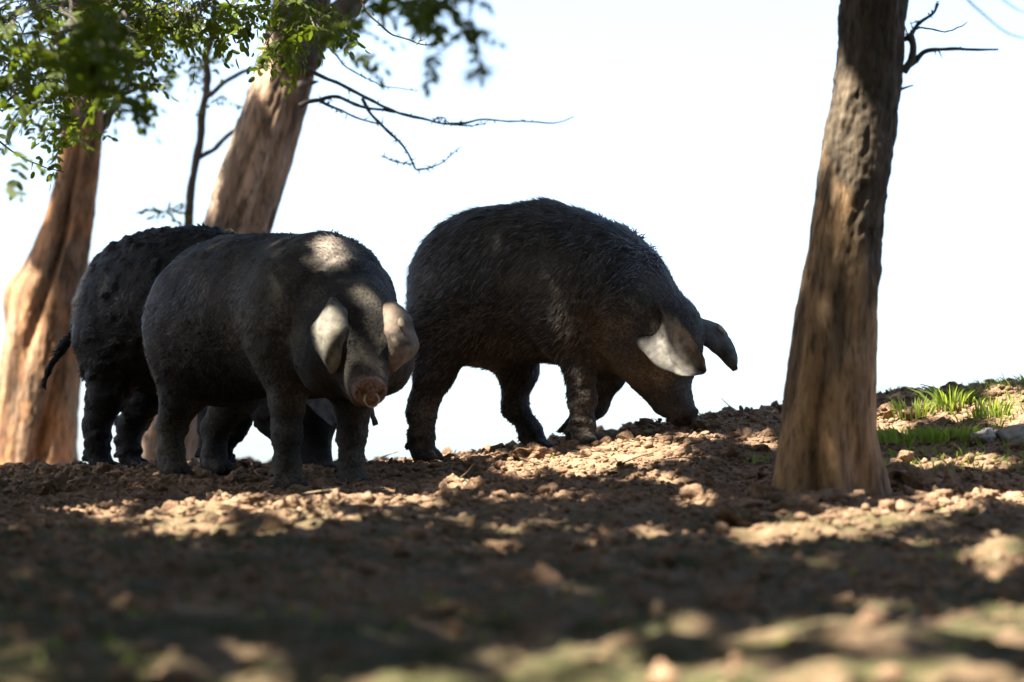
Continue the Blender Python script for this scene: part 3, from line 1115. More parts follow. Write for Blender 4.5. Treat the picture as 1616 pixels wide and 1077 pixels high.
def make_trunk(root, levels, d, extra_top, barkfn, lobes, seed, ridge=0.016, flare=1.0, name='trunk', na=150):
    """levels: (y px, x left, x right) down the trunk; extra_top: world points + radius above the frame"""
    pts, rad = [], []
    for (y, xl, xr) in levels:
        pts.append(P((xl + xr) / 2, y, d))
        rad.append((xr - xl) / 2 / FPX * d)
    pts = pts[::-1]
    rad = rad[::-1]
    # sink the foot into the soil
    pts = [pts[0] + np.array([0, 0, -0.16])] + pts
    rad = [rad[0] * 1.12] + rad
    for p, r in extra_top:
        pts.append(np.array(p, float))
        rad.append(r)
    n = 620
    q, r, s = resample(pts, rad, n, vis=len(levels))
    T, A, B = frames(q)
    A = np.tile(unit(np.array([1.0, 0, 0])), (n, 1))
    A = A - T * np.sum(A * T, 1)[:, None]
    A /= np.linalg.norm(A, axis=1)[:, None]
    B = np.cross(T, A)
    th = np.linspace(0, 2 * math.pi, na, endpoint=False)
    TH, SS = np.meshgrid(th, s)
    RR = np.repeat(r[:, None], na, 1)
    circ = np.stack([np.cos(TH) * 1.0, np.sin(TH) * 1.0, SS], -1).reshape(-1, 3)
    w = RR.ravel()
    g = circ * np.array([1, 1, 1])
    sc = np.stack([circ[:, 0] * w * 1.0, circ[:, 1] * w, circ[:, 2]], 1)
    lob = lobes(TH.ravel(), SS.ravel(), w)
    fiss = 0.55 * fbm(sc * np.array([1, 1, 0.13]), 22.0, 4, seed, 0.6) + 0.75 * (0.5 - 1.2 * np.abs(fbm(sc * np.array([1, 1, 0.10]), 16.0, 2, seed + 70))) - 0.1
    fiss = fiss * (0.7 + 0.6 * vnoise(sc * 5.0, seed + 77))
    fiss2 = fbm(sc * np.array([1, 1, 0.3]), 70.0, 2, seed + 3)
    bk = barkfn(TH.ravel(), SS.ravel(), sc)
    rr = w * (1 + lob) + (ridge * (0.45 + 0.9 * bk)) * fiss + 0.004 * fiss2
    rr += bk * 0.005 * fbm(sc * np.array([1, 1, 0.55]), 55.0, 2, seed + 9)
    v = np.repeat(q, na, 0) + rr[:, None] * (np.cos(TH.ravel())[:, None] * np.repeat(A, na, 0) + np.sin(TH.ravel())[:, None] * np.repeat(B, na, 0))
    return v, grid_faces(n, na), bk, fiss, sc, SS.ravel(), TH.ravel(), q, r


def trunk_colors(bk, fiss, sc, seed, wood, wood2, bark, pale=None, palew=None):
    m = sstep(-0.35, 0.35, fbm(sc * np.array([1, 1, 0.3]), 7.0, 4, seed + 40))[:, None]
    c = wood * m + wood2 * (1 - m)
    dk = sstep(0.15, -0.25, fiss)[:, None]
    cr = sstep(0.10, 0.0, np.abs(fbm(sc * np.array([1, 1, 0.13]), 20.0, 3, seed + 90)))[:, None] * sstep(-0.1, 0.3, fbm(sc, 4.0, 2, seed + 91))[:, None]
    gr = sstep(0.05, 0.45, fbm(sc * np.array([1, 1, 0.5]), 9.0, 4, seed + 60))[:, None]
    c = c * (1 - 0.5 * gr) + np.array((0.17, 0.145, 0.11)) * 0.5 * gr
    c = c * (1.15 - 0.65 * dk) * (1 - 0.6 * cr)
    c = c * (1 - bk[:, None]) + bark * (0.75 + 0.6 * sstep(-0.2, 0.5, fiss)[:, None]) * bk[:, None]
    if palew is not None:
        c = c * (1 - palew[:, None]) + pale * palew[:, None]
    return c


def oval_leaf(n=8):
    th = np.linspace(0, 2 * math.pi, n, endpoint=False)
    x = 0.5 + 0.5 * np.cos(th)
    y = 0.27 * np.sin(th) * (1.08 - 0.25 * x)
    z = 0.10 * np.abs(y) / 0.27
    return np.stack([x, y, z], 1), np.stack([np.zeros(n - 2, int), np.arange(1, n - 1), np.arange(2, n)], 1)


LEAF_V, LEAF_T = oval_leaf(8)


HEX_V, HEX_T = oval_leaf(6)
HEX_V = HEX_V - np.array([0.5, 0, 0])


def add_leaves(mb, c, dirs, nrm, size, coarse=False):
    """many oval leaflets at once"""
    LV_, LT_ = (HEX_V, HEX_T) if coarse else (LEAF_V, LEAF_T)
    c, dirs, nrm = (np.asarray(a, float) for a in (c, dirs, nrm))
    dirs = dirs / (np.linalg.norm(dirs, axis=1)[:, None] + 1e-9)
    nrm = nrm - dirs * np.sum(nrm * dirs, 1)[:, None]
    nrm /= np.linalg.norm(nrm, axis=1)[:, None] + 1e-9
    side = np.cross(nrm, dirs)
    size = np.asarray(size)[:, None, None]
    v = c[:, None] + size * (LV_[None, :, :1] * dirs[:, None] + LV_[None, :, 1:2] * side[:, None] + LV_[None, :, 2:] * nrm[:, None])
    k = len(LV_)
    t = (np.arange(len(c)) * k)[:, None, None] + LT_[None]
    mb.add(v.reshape(-1, 3), None, t.reshape(-1, 3))


def spray(lv, tw, origin, direc, r, length=0.2, pairs=6, size=0.036):
    """one pinnate leaf: a stalk with paired oval leaflets"""
    direc = unit(direc)
    k = np.linspace(0, 1, pairs + 2)
    sag = np.array([0, 0, -1.0])
    pts = np.array([origin + direc * length * a + sag * length * 0.35 * a * a for a in k])
    tube(tw, pts, np.linspace(0.0012, 0.0006, len(pts)), n=len(pts), na=3)
    T = np.gradient(pts, axis=0)
    sd = unit(np.cross(direc, np.array([0, 0, 1.0])) + r.normal(0, 0.5, 3))
    c, dr, nn, sz = [], [], [], []
    for i in range(1, pairs + 2):
        t = unit(T[i])
        for s in ((-1, 1) if i <= pairs else (0,)):
            c.append(pts[i])
            dr.append((t * 0.45 + sd * s * 0.9 if s else t) + r.normal(0, 0.22, 3) + np.array([0, 0, -0.25]))
            nn.append(np.cross(t, sd) + r.normal(0, 0.45, 3))
            sz.append(size * r.uniform(0.75, 1.2))
    add_leaves(lv, c, dr, nn, sz)


def foliage(lv, tw, blobs, r):
    """blobs: (cx, cy, rx, ry px, depth, depth spread, sprays)"""
    for (cx, cy, rx, ry, d, dd, n) in blobs:
        base = None
        for k in range(n):
            a, q = r.uniform(0, 6.283), math.sqrt(r.uniform())
            x, y = cx + rx * q * math.cos(a), cy + ry * q * math.sin(a)
            dep = d + r.uniform(-dd, dd)
            o = P(x, y, dep)
            spray(lv, tw, o, np.array([r.normal(0, 1), r.normal(0, 1), r.normal(-0.25, 0.5)]), r, r.uniform(0.09, 0.16) * min(1, d / 13), int(r.integers(3, 7)), r.uniform(0.023, 0.037))
            if base is not None and k % 3 == 0:
                m = (base + o) / 2 + np.array([0, 0, 0.05])
                tube(tw, [base, m, o], [0.003, 0.0025, 0.0015], n=8, na=4, rough=0.02, seed=k)
            if k % 6 == 0:
                base = o


def twig_px(mb, pts, d, r0, r1, rough=0.012, seed=0, slope=0.0):
    w = [P(x, y, d + slope * k) for k, (x, y) in enumerate(pts)]
    m = MB()
    tube(m, w, np.linspace(r0, r1, len(w)), n=len(w) * 7, na=6, rough=rough, seed=seed)
    mb.append((m, w))
    return w


def build_twigs(lst, root, base):
    for m, w in lst:
        m.build('branch', M_TWIG, root, origin=base)


def buds(lst, pts, r, n, size=0.012):
    """thorns and buds along a twig"""
    mb = [m for m, w in lst if w is pts][0]
    pts = np.asarray(pts)
    for k in range(n):
        i = r.integers(0, len(pts) - 1)
        p = pts[i] + (pts[i + 1] - pts[i]) * r.uniform()
        dr = unit(r.normal(0, 1, 3))
        tube(mb, [p, p + dr * size * r.uniform(0.6, 2.2)], [0.0028, 0.0008], n=3, na=4)


r_ = np.random.default_rng(21)

# right-hand trunk, in front of the animals
DR = 11.0
LV = [(0, 1328, 1432), (100, 1319, 1424), (200, 1305, 1414), (310, 1288, 1396), (400, 1276, 1386), (500, 1255, 1383), (600, 1239, 1382), (660, 1231, 1379), (720, 1226, 1380), (770, 1222, 1387), (800, 1214, 1394)]
top_r = [(P(1400, -120, DR), 0.095), (P(1425, -300, DR + 0.1), 0.088), (P(1470, -900, DR + 0.3), 0.075), (P(1430, -1900, DR), 0.055)]
hgt = lambda y: None


def right_bark(th, s, sc):
    p = sc
    edge = 1.05 + 0.22 * np.cos(th - math.pi * 0.9) + 0.22 * fbm(p, 5.0, 3, 301)
    return sstep(edge - 0.06, edge + 0.06, s)


def right_lobes(th, s, w):
    low = sstep(0.50, 0.14, s)
    return low * (0.15 * np.exp(-((np.angle(np.exp(1j * (th + 0.45)))) / 0.30) ** 2) + 0.16 * np.exp(-((np.angle(np.exp(1j * (th + 2.3)))) / 0.4) ** 2) + 0.13 * np.cos(5 * th + 0.8) + 0.06 * np.cos(9 * th)) + 0.03 * np.cos(3 * th + s * 1.5)


base_r = P(1305, 795, DR)
tree_r = empty('tree', base_r, 0, 'tall debarked trunk standing in front of the grazing pig, nearest tree', 'tree', 'trees on the slope')
v, q4, bk, fi, sc, ss, tt, qr, rr_ = make_trunk(tree_r, LV, DR, top_r, right_bark, right_lobes, 31, 0.014)
mesh_from('trunk', v - base_r, q4, M_BARK, tree_r, True, trunk_colors(bk, fi, sc, 31, np.array((0.320, 0.205, 0.100)), np.array((0.215, 0.145, 0.080)), np.array((0.090, 0.071, 0.048))))
mbt = []
w1 = twig_px(mbt, [(1418, 108), (1436, 96), (1465, 81), (1503, 78), (1545, 80), (1578, 78)], DR, 0.009, 0.0025, 0.015, 1)
w2 = twig_px(mbt, [(1418, 62), (1434, 56), (1450, 34), (1473, 14), (1480, 2)], DR, 0.009, 0.003, 0.015, 2)
w3 = twig_px(mbt, [(1436, 50), (1462, 44), (1496, 49), (1526, 36)], DR + 0.4, 0.004, 0.0015, 0.01, 3, 0.15)
w4 = twig_px(mbt, [(1412, 142), (1426, 138), (1440, 135)], DR, 0.006, 0.002, 0.01, 4)
w5 = twig_px(mbt, [(1424, 110), (1436, 90), (1438, 68), (1432, 55)], DR, 0.012, 0.010, 0.02, 5)
twig_px(mbt, [(1500, -60), (1526, -2), (1557, 30), (1585, 50), (1630, 64)], 9.6, 0.0035, 0.0012, 0.01, 6)
twig_px(mbt, [(1560, -20), (1590, 8), (1616, 20), (1650, 24)], 9.5, 0.0025, 0.001, 0.01, 7)
for w in (w1, w2, w5):
    buds(mbt, w, r_, 9, 0.016)
build_twigs(mbt, tree_r, base_r)

# leftmost trunk
DL = 17.0
LV = [(-60, 118, 182), (60, 110, 175), (150, 104, 166), (250, 94, 158), (300, 84, 152), (350, 70, 147), (400, 50, 141), (440, 33, 138), (470, 18, 136), (520, 8, 132), (580, -2, 127), (640, -10, 121), (700, -18, 118), (742, -26, 121)]
top_l = [(P(165, -260, DL), 0.085), (P(190, -800, DL), 0.07), (P(150, -1500, DL - 0.4), 0.05)]


def left_bark(th, s, sc):
    e = 1.15 + 0.3 * fbm(sc, 4.0, 3, 401) + 0.25 * np.cos(th - 2.6)
    return 0.55 * sstep(e - 0.1, e + 0.25, s) * sstep(-0.4, 0.3, fbm(sc, 8.0, 3, 402))


def left_lobes(th, s, w):
    g = 0.0
    for a, dep, wd in ((-1.05, 0.22, 0.17), (-1.75, 0.26, 0.20), (-2.45, 0.12, 0.15), (1.0, 0.2, 0.2), (2.3, 0.2, 0.2)):
        aa = a + 0.22 * np.sin(s * 2.2 + a) + 0.10 * np.sin(s * 7 + 3 * a)
        g = g - dep * (0.6 + 0.5 * np.sin(s * 3.1 + 5 * a)) * np.exp(-((np.angle(np.exp(1j * (th - aa)))) / wd) ** 2)
    knob = 0.22 * np.exp(-((s - 0.92) / 0.10) ** 2) * np.exp(-((np.angle(np.exp(1j * (th - math.pi)))) / 0.6) ** 2)
    return g * sstep(2.6, 1.2, s) + knob + 0.05 * np.cos(3 * th + s)


base_l = P(48, 738, DL)
tree_l = empty('tree', base_l, 0, 'thick fluted orange-brown trunk at the left edge behind the tailed pig', 'tree', 'trees on the slope')
v, q4, bk, fi, sc, ss, tt, ql, rl_ = make_trunk(tree_l, LV, DL, top_l, left_bark, left_lobes, 41, 0.016)
pw = 0.6 * sstep(0.15, 0.5, fbm(sc * np.array([1, 1, 0.4]), 6.0, 3, 444))
mesh_from('trunk', v - base_l, q4, M_BARK, tree_l, True, trunk_colors(bk, fi, sc, 41, np.array((0.40, 0.20, 0.085)), np.array((0.30, 0.165, 0.085)), BARK * 1.3, PALE, pw))
mbt, stk = [], MB()
twig_px(mbt, [(158, 215), (172, 180), (190, 155), (214, 142)], DL, 0.025, 0.012, 0.02, 11)
twig_px(mbt, [(120, 140), (90, 60), (40, -10), (0, -60)], DL - 0.5, 0.03, 0.015, 0.03, 12)
w = twig_px(mbt, [(-30, 190), (0, 222), (20, 240), (50, 256), (100, 275)], 12.6, 0.004, 0.0018, 0.012, 13)
buds(mbt, w, r_, 12, 0.012)
w = twig_px(mbt, [(-40, 200), (0, 168), (32, 146), (60, 140), (90, 133)], 12.4, 0.006, 0.003, 0.012, 14)
twig_px(mbt, [(150, 20), (215, 40), (260, 10), (330, -30)], 14.5, 0.010, 0.005, 0.03, 15)
lvm = MB()
foliage(lvm, stk, [
    (50, 40, 110, 80, 12.0, 1.8, 80), (130, 90, 85, 85, 10.8, 1.2, 62), (150, 30, 110, 60, 14.5, 1.5, 60), (50, 110, 60, 50, 11.6, 1.2, 20),
    (30, 120, 50, 60, 14.5, 1.0, 20), (112, 175, 30, 40, 13.5, 0.8, 20), (60, 170, 45, 26, 14.5, 0.8, 14), (20, 170, 16, 22, 10.0, 0.5, 4),
    (210, 30, 60, 45, 13.5, 1.0, 50), (270, 18, 75, 32, 13.3, 0.8, 50), (205, 150, 20, 14, 9.5, 0.4, 10), (330, 15, 40, 28, 12.8, 0.5, 18),
    (235, 65, 30, 25, 14.0, 0.5, 12), (30, 235, 14, 14, 10.0, 0.5, 3), (4, 285, 6, 8, 9.5, 0.2, 1), (125, 220, 12, 12, 14.5, 0.3, 5), (165, 60, 45, 75, 9.2, 0.6, 34)], r_)
crown_parts = {'left': (lvm, stk, mbt)}

# leaning second trunk
D2 = 16.0
LV = [(0, 434, 520), (75, 417, 504), (150, 393, 490), (200, 376, 476), (250, 358, 462), (300, 341, 446), (360, 322, 428), (480, 285, 398), (600, 235, 358), (680, 203, 338), (722, 192, 338)]
top_2 = [(P(500, -120, D2), 0.105), (P(560, -420, D2), 0.09), (P(600, -1000, D2), 0.07), (P(620, -1700, D2), 0.05)]


def second_bark(th, s, sc):
    e = 1.85 + 0.4 * fbm(sc, 4.0, 3, 501)
    side = sstep(0.4, 0.9, np.cos(th - 3.0)) * sstep(0.9, 1.3, s) * sstep(-0.1, 0.3, fbm(sc, 6.0, 3, 502) + 0.15)
    return np.clip(sstep(e - 0.1, e + 0.15, s) + 0.9 * side, 0, 1)


def second_lobes(th, s, w):
    return 0.05 * np.cos(4 * th + s * 1.3) - 0.12 * np.exp(-((np.angle(np.exp(1j * (th + 1.2 + 0.1 * np.sin(3 * s))))) / 0.16) ** 2) + sstep(0.5, 0.1, s) * 0.10 * np.cos(3 * th + 1)


base_2 = P(265, 720, D2)
tree_2 = empty('tree', base_2, 0, 'leaning pinkish-brown trunk rising from behind the two left pigs', 'tree', 'trees on the slope')
v, q4, bk, fi, sc, ss, tt, q2, r2_ = make_trunk(tree_2, LV, D2, top_2, second_bark, second_lobes, 51, 0.020)
mesh_from('trunk', v - base_2, q4, M_BARK, tree_2, True, trunk_colors(bk, fi, sc, 51, np.array((0.42, 0.295, 0.205)), np.array((0.31, 0.220, 0.155)), np.array((0.20, 0.165, 0.115))))
mbt, stk = [], MB()
twig_px(mbt, [(470, 110), (500, 60), (530, 28), (562, -5), (600, -60)], D2 - 0.1, 0.075, 0.045, 0.01, 21)
tw = []
tw.append(twig_px(mbt, [(484, 110), (497, 117), (540, 139), (580, 157), (631, 176), (682, 191), (702, 194), (760, 192), (816, 190), (876, 194), (904, 182)], 14.6, 0.0085, 0.0018, 0.012, 22))
tw.append(twig_px(mbt, [(571, 154), (585, 174), (611, 204), (636, 228), (656, 269)], 14.6, 0.0075, 0.004, 0.014, 23))
tw.append(twig_px(mbt, [(656, 269), (688, 263), (728, 232)], 14.6, 0.004, 0.0012, 0.01, 24))
tw.append(twig_px(mbt, [(602, 246), (625, 255), (650, 259)], 14.6, 0.0015, 0.003, 0.01, 25))
tw.append(twig_px(mbt, [(474, 168), (483, 162), (506, 158), (528, 155), (574, 169), (625, 179)], 14.6, 0.010, 0.005, 0.012, 26))
tw.append(twig_px(mbt, [(506, 159), (530, 174), (554, 185), (600, 198)], 14.6, 0.006, 0.003, 0.012, 27))
tw.append(twig_px(mbt, [(517, 71), (540, 102), (580, 125), (608, 138), (659, 142)], 14.6, 0.004, 0.0015, 0.01, 28))
tw.append(twig_px(mbt, [(682, 191), (692, 186), (704, 190), (702, 194)], 14.6, 0.003, 0.003, 0.006, 29))
tw.append(twig_px(mbt, [(702, 195), (735, 198), (766, 196)], 14.6, 0.004, 0.0015, 0.006, 30))
tw.append(twig_px(mbt, [(560, -20), (600, 40), (640, 60), (690, 70)], 12.0, 0.004, 0.002, 0.02, 31))
for w in tw:
    buds(mbt, w, r_, 14, 0.014)
knot = MB()
tube(knot, [P(476, 132, D2 - 0.2), P(492, 130, D2 - 0.25), P(503, 128, D2 - 0.25)], [0.018, 0.012, 0.004], n=8, na=8, rough=0.01)
knot.build('branch_stub', M_TWIG, tree_2, origin=base_2)
lvm = MB()
foliage(lvm, stk, [
    (470, 25, 60, 40, 13.0, 1.2, 70), (450, 70, 40, 18, 13.5, 0.6, 14), (545, 50, 18, 20, 9.5, 0.4, 8), (545, 90, 10, 8, 9.3, 0.2, 2), (600, -5, 45, 16, 9.0, 0.5, 10),
    (640, 20, 8, 14, 8.8, 0.3, 3), (705, 0, 40, 16, 8.6, 0.5, 12), (738, 35, 12, 12, 8.5, 0.3, 4), (715, 30, 6, 6, 8.5, 0.2, 1), (690, 76, 8, 4, 8.6, 0.2, 1), (772, 108, 4, 4, 7.0, 0.1, 1),
    (385, 4, 30, 20, 13.0, 0.4, 12), (392, 34, 16, 12, 12.7, 0.3, 5)], r_)
crown_parts['second'] = (lvm, stk, mbt)

# thin sapling between them
base_s = P(286, 722, 16.6)
tree_s = empty('tree', base_s, 0, 'thin dark sapling stem between the two left trunks', 'tree', 'trees on the slope')
mbt = MB()
stem = [P(x, y, 16.6) for x, y in [(286, 745), (288, 600), (291, 450), (297, 345), (304, 285), (312, 240), (321, 165), (327, 110), (333, 50), (338, -30), (330, -160), (345, -400)]]
tube(mbt, stem, np.linspace(0.022, 0.012, len(stem)), n=160, na=10, rough=0.012, seed=3)
mbt.build('trunk', M_TWIG, tree_s, origin=base_s)
mbs, stk = [], MB()
twig_px(mbs, [(322, 160), (345, 138), (370, 122), (400, 108), (440, 105)], 16.5, 0.012, 0.006, 0.012, 41)
twig_px(mbs, [(315, 250), (335, 238), (355, 220), (372, 207)], 16.6, 0.012, 0.008, 0.012, 42)
lvs = MB()
foliage(lvs, stk, [(280, 75, 35, 22, 16.0, 0.5, 10), (290, 100, 25, 18, 17.5, 0.5, 7), (340, 170, 14, 12, 16.6, 0.2, 3), (262, 335, 18, 12, 16.6, 0.2, 4), (250, 120, 30, 25, 19, 0.6, 8), (296, 322, 8, 10, 16.6, 0.2, 2)], r_)
build_twigs(mbs, tree_s, base_s)
tag(stk.build('leaf_stalks', M_TWIG, tree_s, origin=base_s), kind='stuff')
lvs.build('crown', M_LEAF, tree_s, smooth=False, origin=base_s)

# light that reaches the leaves and the trunks
for px, py, d, r in [(110, 170, 13.8, 0.22), (300, 25, 13.2, 0.22), (215, 45, 13.6, 0.16), (60, 150, 14.4, 0.12), (390, 20, 13.0, 0.1), (450, 70, 13.4, 0.08)]:
    shaft(P(px, py, d), r)
for px, py, d, r in [(60, 700, DL, 0.30), (35, 610, DL, 0.24), (95, 640, DL, 0.16), (50, 520, DL, 0.08), (110, 420, DL, 0.05), (120, 300, DL, 0.05), (230, 690, D2, 0.15), (215, 640, D2, 0.08), (305, 680, D2, 0.09),
                     (385, 270, D2, 0.05), (362, 330, D2, 0.06), (400, 200, D2, 0.04), (440, 250, D2, 0.04), (1266, 450, DR, 0.012)]:
    p = P(px, py, d)
    shaft(p, r)

# ------------------------------------------------------------------ leaf canopy overhead: the crowns that shade the slope
NL = 135000
N2 = 26000
tx = np.concatenate([r_.uniform(-3.6, 4.2, NL), r_.uniform(-6.0, 9.0, N2)])
ty = np.concatenate([r_.uniform(2.2, 19.5, NL), r_.uniform(-2.0, 21.0, N2)])
tz = gz(tx, ty)
hh = np.concatenate([r_.uniform(4.3, 8.6, NL), r_.uniform(8.0, 10.5, N2)])
coarse = np.arange(NL + N2) >= NL
NL = NL + N2
leaf_size = np.where(coarse, r_.uniform(0.20, 0.30, NL), r_.uniform(0.10, 0.15, NL))
cl = np.stack([tx, ty, tz], 1) + S[None] * (hh / S[2])[:, None]
px_, py_, d_ = to_px(np.stack([tx, ty, tz + 0.02], 1))
openw = np.zeros(NL)
fl_noise = fbm(np.stack([tx, ty, 0 * tx], 1), 8.0, 3, 66, 0.65)
for (cx, cy, rx, ry) in FLECKS:
    pad = np.where(coarse, 0.09, 0.025) * FPX / np.maximum(d_, 1.0)
    e = np.sqrt(((px_ - cx) / (rx + pad)) ** 2 + ((py_ - cy) / (ry + 0.5)) ** 2) + 0.5 * fl_noise
    openw = np.maximum(openw, sstep(1.15, 0.95, e))
for p, r in SHAFTS:
    w = cl - p
    a = w @ S
    dist = np.linalg.norm(w - a[:, None] * S[None], axis=1)
    openw = np.maximum(openw, (a > 0) * sstep(r + 0.025, r + 0.005, dist - 0.06 * coarse))
keep = r_.uniform(0, 1, NL) > openw
cl = cl[keep]
leaf_size = leaf_size[keep]
# crowns of the trees in view take the leaves above them, the rest belong to neighbours outside the frame
trunks_xy = {'right': (1.5, 11.2), 'left': (-2.2, 16.8), 'second': (-0.9, 16.0), 'n1': (-4.6, 3.0), 'n2': (-5.2, 8.4), 'n3': (-2.2, -0.6)}
keys = list(trunks_xy)
dist = np.stack([np.hypot(cl[:, 0] - trunks_xy[k][0], cl[:, 1] - trunks_xy[k][1]) + 0.6 * fbm(cl, 0.8, 2, 600 + i) for i, k in enumerate(keys)], 1)
own = dist.argmin(1)


def crown_leaves(m):
    mbl = MB()
    c = cl[m]
    n = len(c)
    add_leaves(mbl, c, r_.normal(0, 1, (n, 3)) * np.array([1, 1, 0.4]), S[None] + r_.normal(0, 0.38, (n, 3)), leaf_size[m], True)
    return mbl


def limbs(mbl, start, m, r, n=14):
    c = cl[m]
    if len(c) == 0:
        return
    for k in range(n):
        e = c[r.integers(len(c))]
        s0 = start + np.array([0, 0, r.uniform(-0.8, 0.4)])
        midp = (s0 * 0.5 + e * 0.5) + np.array([0, 0, 0.5]) + r.normal(0, 0.15, 3)
        m1 = MB()
        tube(m1, [s0, midp, e], [0.045, 0.028, 0.008], n=14, na=6, rough=0.05, seed=k)
        m1.build('limb', M_TWIG, mbl[0], origin=mbl[1])


def finish_tree(key, root, base, top):
    m = own == keys.index(key)
    limbs((root, base), np.asarray(top, float), m, r_)
    if key in crown_parts:
        lv_, st_, tw_ = crown_parts[key]
        build_twigs(tw_, root, base)
        tag(st_.build('leaf_stalks', M_TWIG, root, origin=base), kind='stuff')
        lv_.build('leaf_sprays', M_LEAF, root, smooth=False, origin=base)
    if m.any():
        crown_leaves(m).build('crown', M_LEAF2, root, smooth=False, origin=base)


finish_tree('right', tree_r, base_r, qr[-1] - np.array([0, 0, 0.4]))
finish_tree('left', tree_l, base_l, ql[-1])
finish_tree('second', tree_2, base_2, q2[-1])
for key, lab in (('n1', 'shade tree out of view left of the camera'), ('n2', 'shade tree out of view beyond the left edge'), ('n3', 'shade tree out of view behind the camera')):
    x, y = trunks_xy[key]
    b = np.array([x, y, float(gz(x, y)) - 0.1])
    t = empty('tree', b, 0, lab, 'tree', 'trees on the slope')
    mbt = MB()
    tops = b + np.array([0.3, 0.2, 5.2])
    tube(mbt, [b, b + np.array([0.05, 0.0, 1.5]), b + np.array([0.2, 0.1, 3.2]), tops], [0.19, 0.15, 0.12, 0.07], n=60, na=20, rough=0.03, seed=5)
    mbt.build('trunk', M_TWIG, t, origin=b)
    finish_tree(key, t, b, tops)


# the wood goes on behind and beside the camera
for k, (x, y, lab) in enumerate([(-7.5, -5.5, 'leafy wood tree out of view behind the camera, far left'), (-3.6, -7.5, 'leafy wood tree out of view behind the camera, left of centre'),
                                 (0.8, -6.5, 'leafy wood tree out of view straight behind the camera'), (4.6, -7.2, 'leafy wood tree out of view behind the camera, right of centre'),
                                 (8.2, -4.5, 'leafy wood tree out of view behind the camera, far right'), (8.6, 1.0, 'leafy wood tree out of view beside the camera on the right'),
                                 (8.2, 6.5, 'leafy wood tree out of view right of the slope'), (-9.6, 0.5, 'leafy wood tree out of view beside the camera on the left'),
                                 (-10.2, 6.0, 'leafy wood tree out of view left of the slope')]):
    b = np.array([x, y, float(gz(x, y)) - 0.1])
    t = empty('tree', b, 0, lab, 'tree', 'trees on the slope')
    mbt = MB()
    tops = b + np.array([0.2, 0.1, 6.5])
    tube(mbt, [b, b + np.array([0.1, 0.0, 2.0]), b + np.array([-0.1, 0.1, 4.2]), tops], [0.20, 0.16, 0.12, 0.06], n=50, na=16, rough=0.04, seed=k)
    mbt.build('trunk', M_TWIG, t, origin=b)
    n = 6500
    u = r_.normal(0, 1, (n, 3))
    u /= np.linalg.norm(u, axis=1)[:, None]
    rad = r_.uniform(0.35, 1.0, n) ** 0.5 * (1 + 0.25 * fbm(u * 2 + k, 1.4, 2, k))
    c = b + np.array([0, 0, 4.4]) + u * rad[:, None] * np.array([2.9, 2.6, 4.0])
    c = c[c[:, 2] > b[2] + 0.3]
    mbl = MB()
    add_leaves(mbl, c, r_.normal(0, 1, (len(c), 3)), r_.normal(0, 1, (len(c), 3)) + np.array([0, 0, 0.7]), r_.uniform(0.18, 0.30, len(c)), True)
    mbl.build('crown', M_LEAF2, t, smooth=False, origin=b)

# unseen bushes added beside the view to cut the sky light
for k, (x, y, lab) in enumerate([(-3.3, 6.2, 'unseen hazel bush added for shade left of the slope, nearer the camera'), (-4.0, 10.2, 'unseen hazel bush added for shade left of the slope, farther off'),
                                 (-2.6, 2.0, 'leafy hazel shrub out of view close on the camera\'s left'), (3.0, 4.6, 'unseen hazel bush added for shade right of the slope'), (3.9, 8.2, 'unseen hazel bush added for shade beyond the right edge')]):
    b = np.array([x, y, float(gz(x, y)) - 0.05])
    t = empty('shade_shrub', b, 0, lab, 'shade_shrub', 'added shade bushes at the sides of the slope')
    for j in range(7):
        a = j * 0.9 + k
        m1 = MB()
        tip = b + np.array([0.9 * math.cos(a), 0.9 * math.sin(a), 2.2 + 0.3 * math.sin(3 * a)])
        tube(m1, [b, b * 0.6 + tip * 0.4 + np.array([0, 0, 0.25]), tip], [0.022, 0.016, 0.005], n=12, na=6, rough=0.04, seed=j)
        m1.build('stem', M_TWIG, t, origin=b)
    n = 3600
    u = r_.normal(0, 1, (n, 3))
    u /= np.linalg.norm(u, axis=1)[:, None]
    c = b + np.array([0, 0, 1.35]) + u * (r_.uniform(0.2, 1.0, n) ** 0.5)[:, None] * np.array([1.15, 1.2, 1.3])
    c = c[c[:, 2] > b[2] + 0.1]
    mbl = MB()
    add_leaves(mbl, c, r_.normal(0, 1, (len(c), 3)), r_.normal(0, 1, (len(c), 3)) + np.array([0, 0, 0.7]), r_.uniform(0.09, 0.16, len(c)), True)
    mbl.build('crown', M_LEAF2, t, smooth=False, origin=b)

# ------------------------------------------------------------------ grass, plants, big clods, stones
def blades(mb, n, spread, hgt, r, c=(0, 0, 0), lean=0.35, width=0.0035):
    for k in range(n):
        a = r.uniform(0, 6.283)
        q = spread * math.sqrt(r.uniform())
        b = np.array(c) + np.array([q * math.cos(a), q * math.sin(a), -0.01])
        h = hgt * r.uniform(0.5, 1.15)
        ld = np.array([math.cos(a), math.sin(a), 0]) * lean * r.uniform(0.2, 1.6) + r.normal(0, 0.12, 3) * np.array([1, 1, 0])
        sd = unit(np.cross(ld + np.array([0, 0, 1.0]), r.normal(0, 1, 3)))
        w = width * r.uniform(0.7, 1.3)
        pts = [b + (np.array([0, 0, 1.0]) * s + ld * s * s - np.array([0, 0, 0.25]) * lean * s ** 3) * h for s in (0, 0.35, 0.7, 1.0)]
        v = np.concatenate([[pts[i] - sd * w * x, pts[i] + sd * w * x] for i, x in ((0, 0.8), (1, 1.0), (2, 0.7))] + [[pts[3]]])
        mb.add(v, [[0, 1, 3, 2], [2, 3, 5, 4]], [[4, 5, 6]])


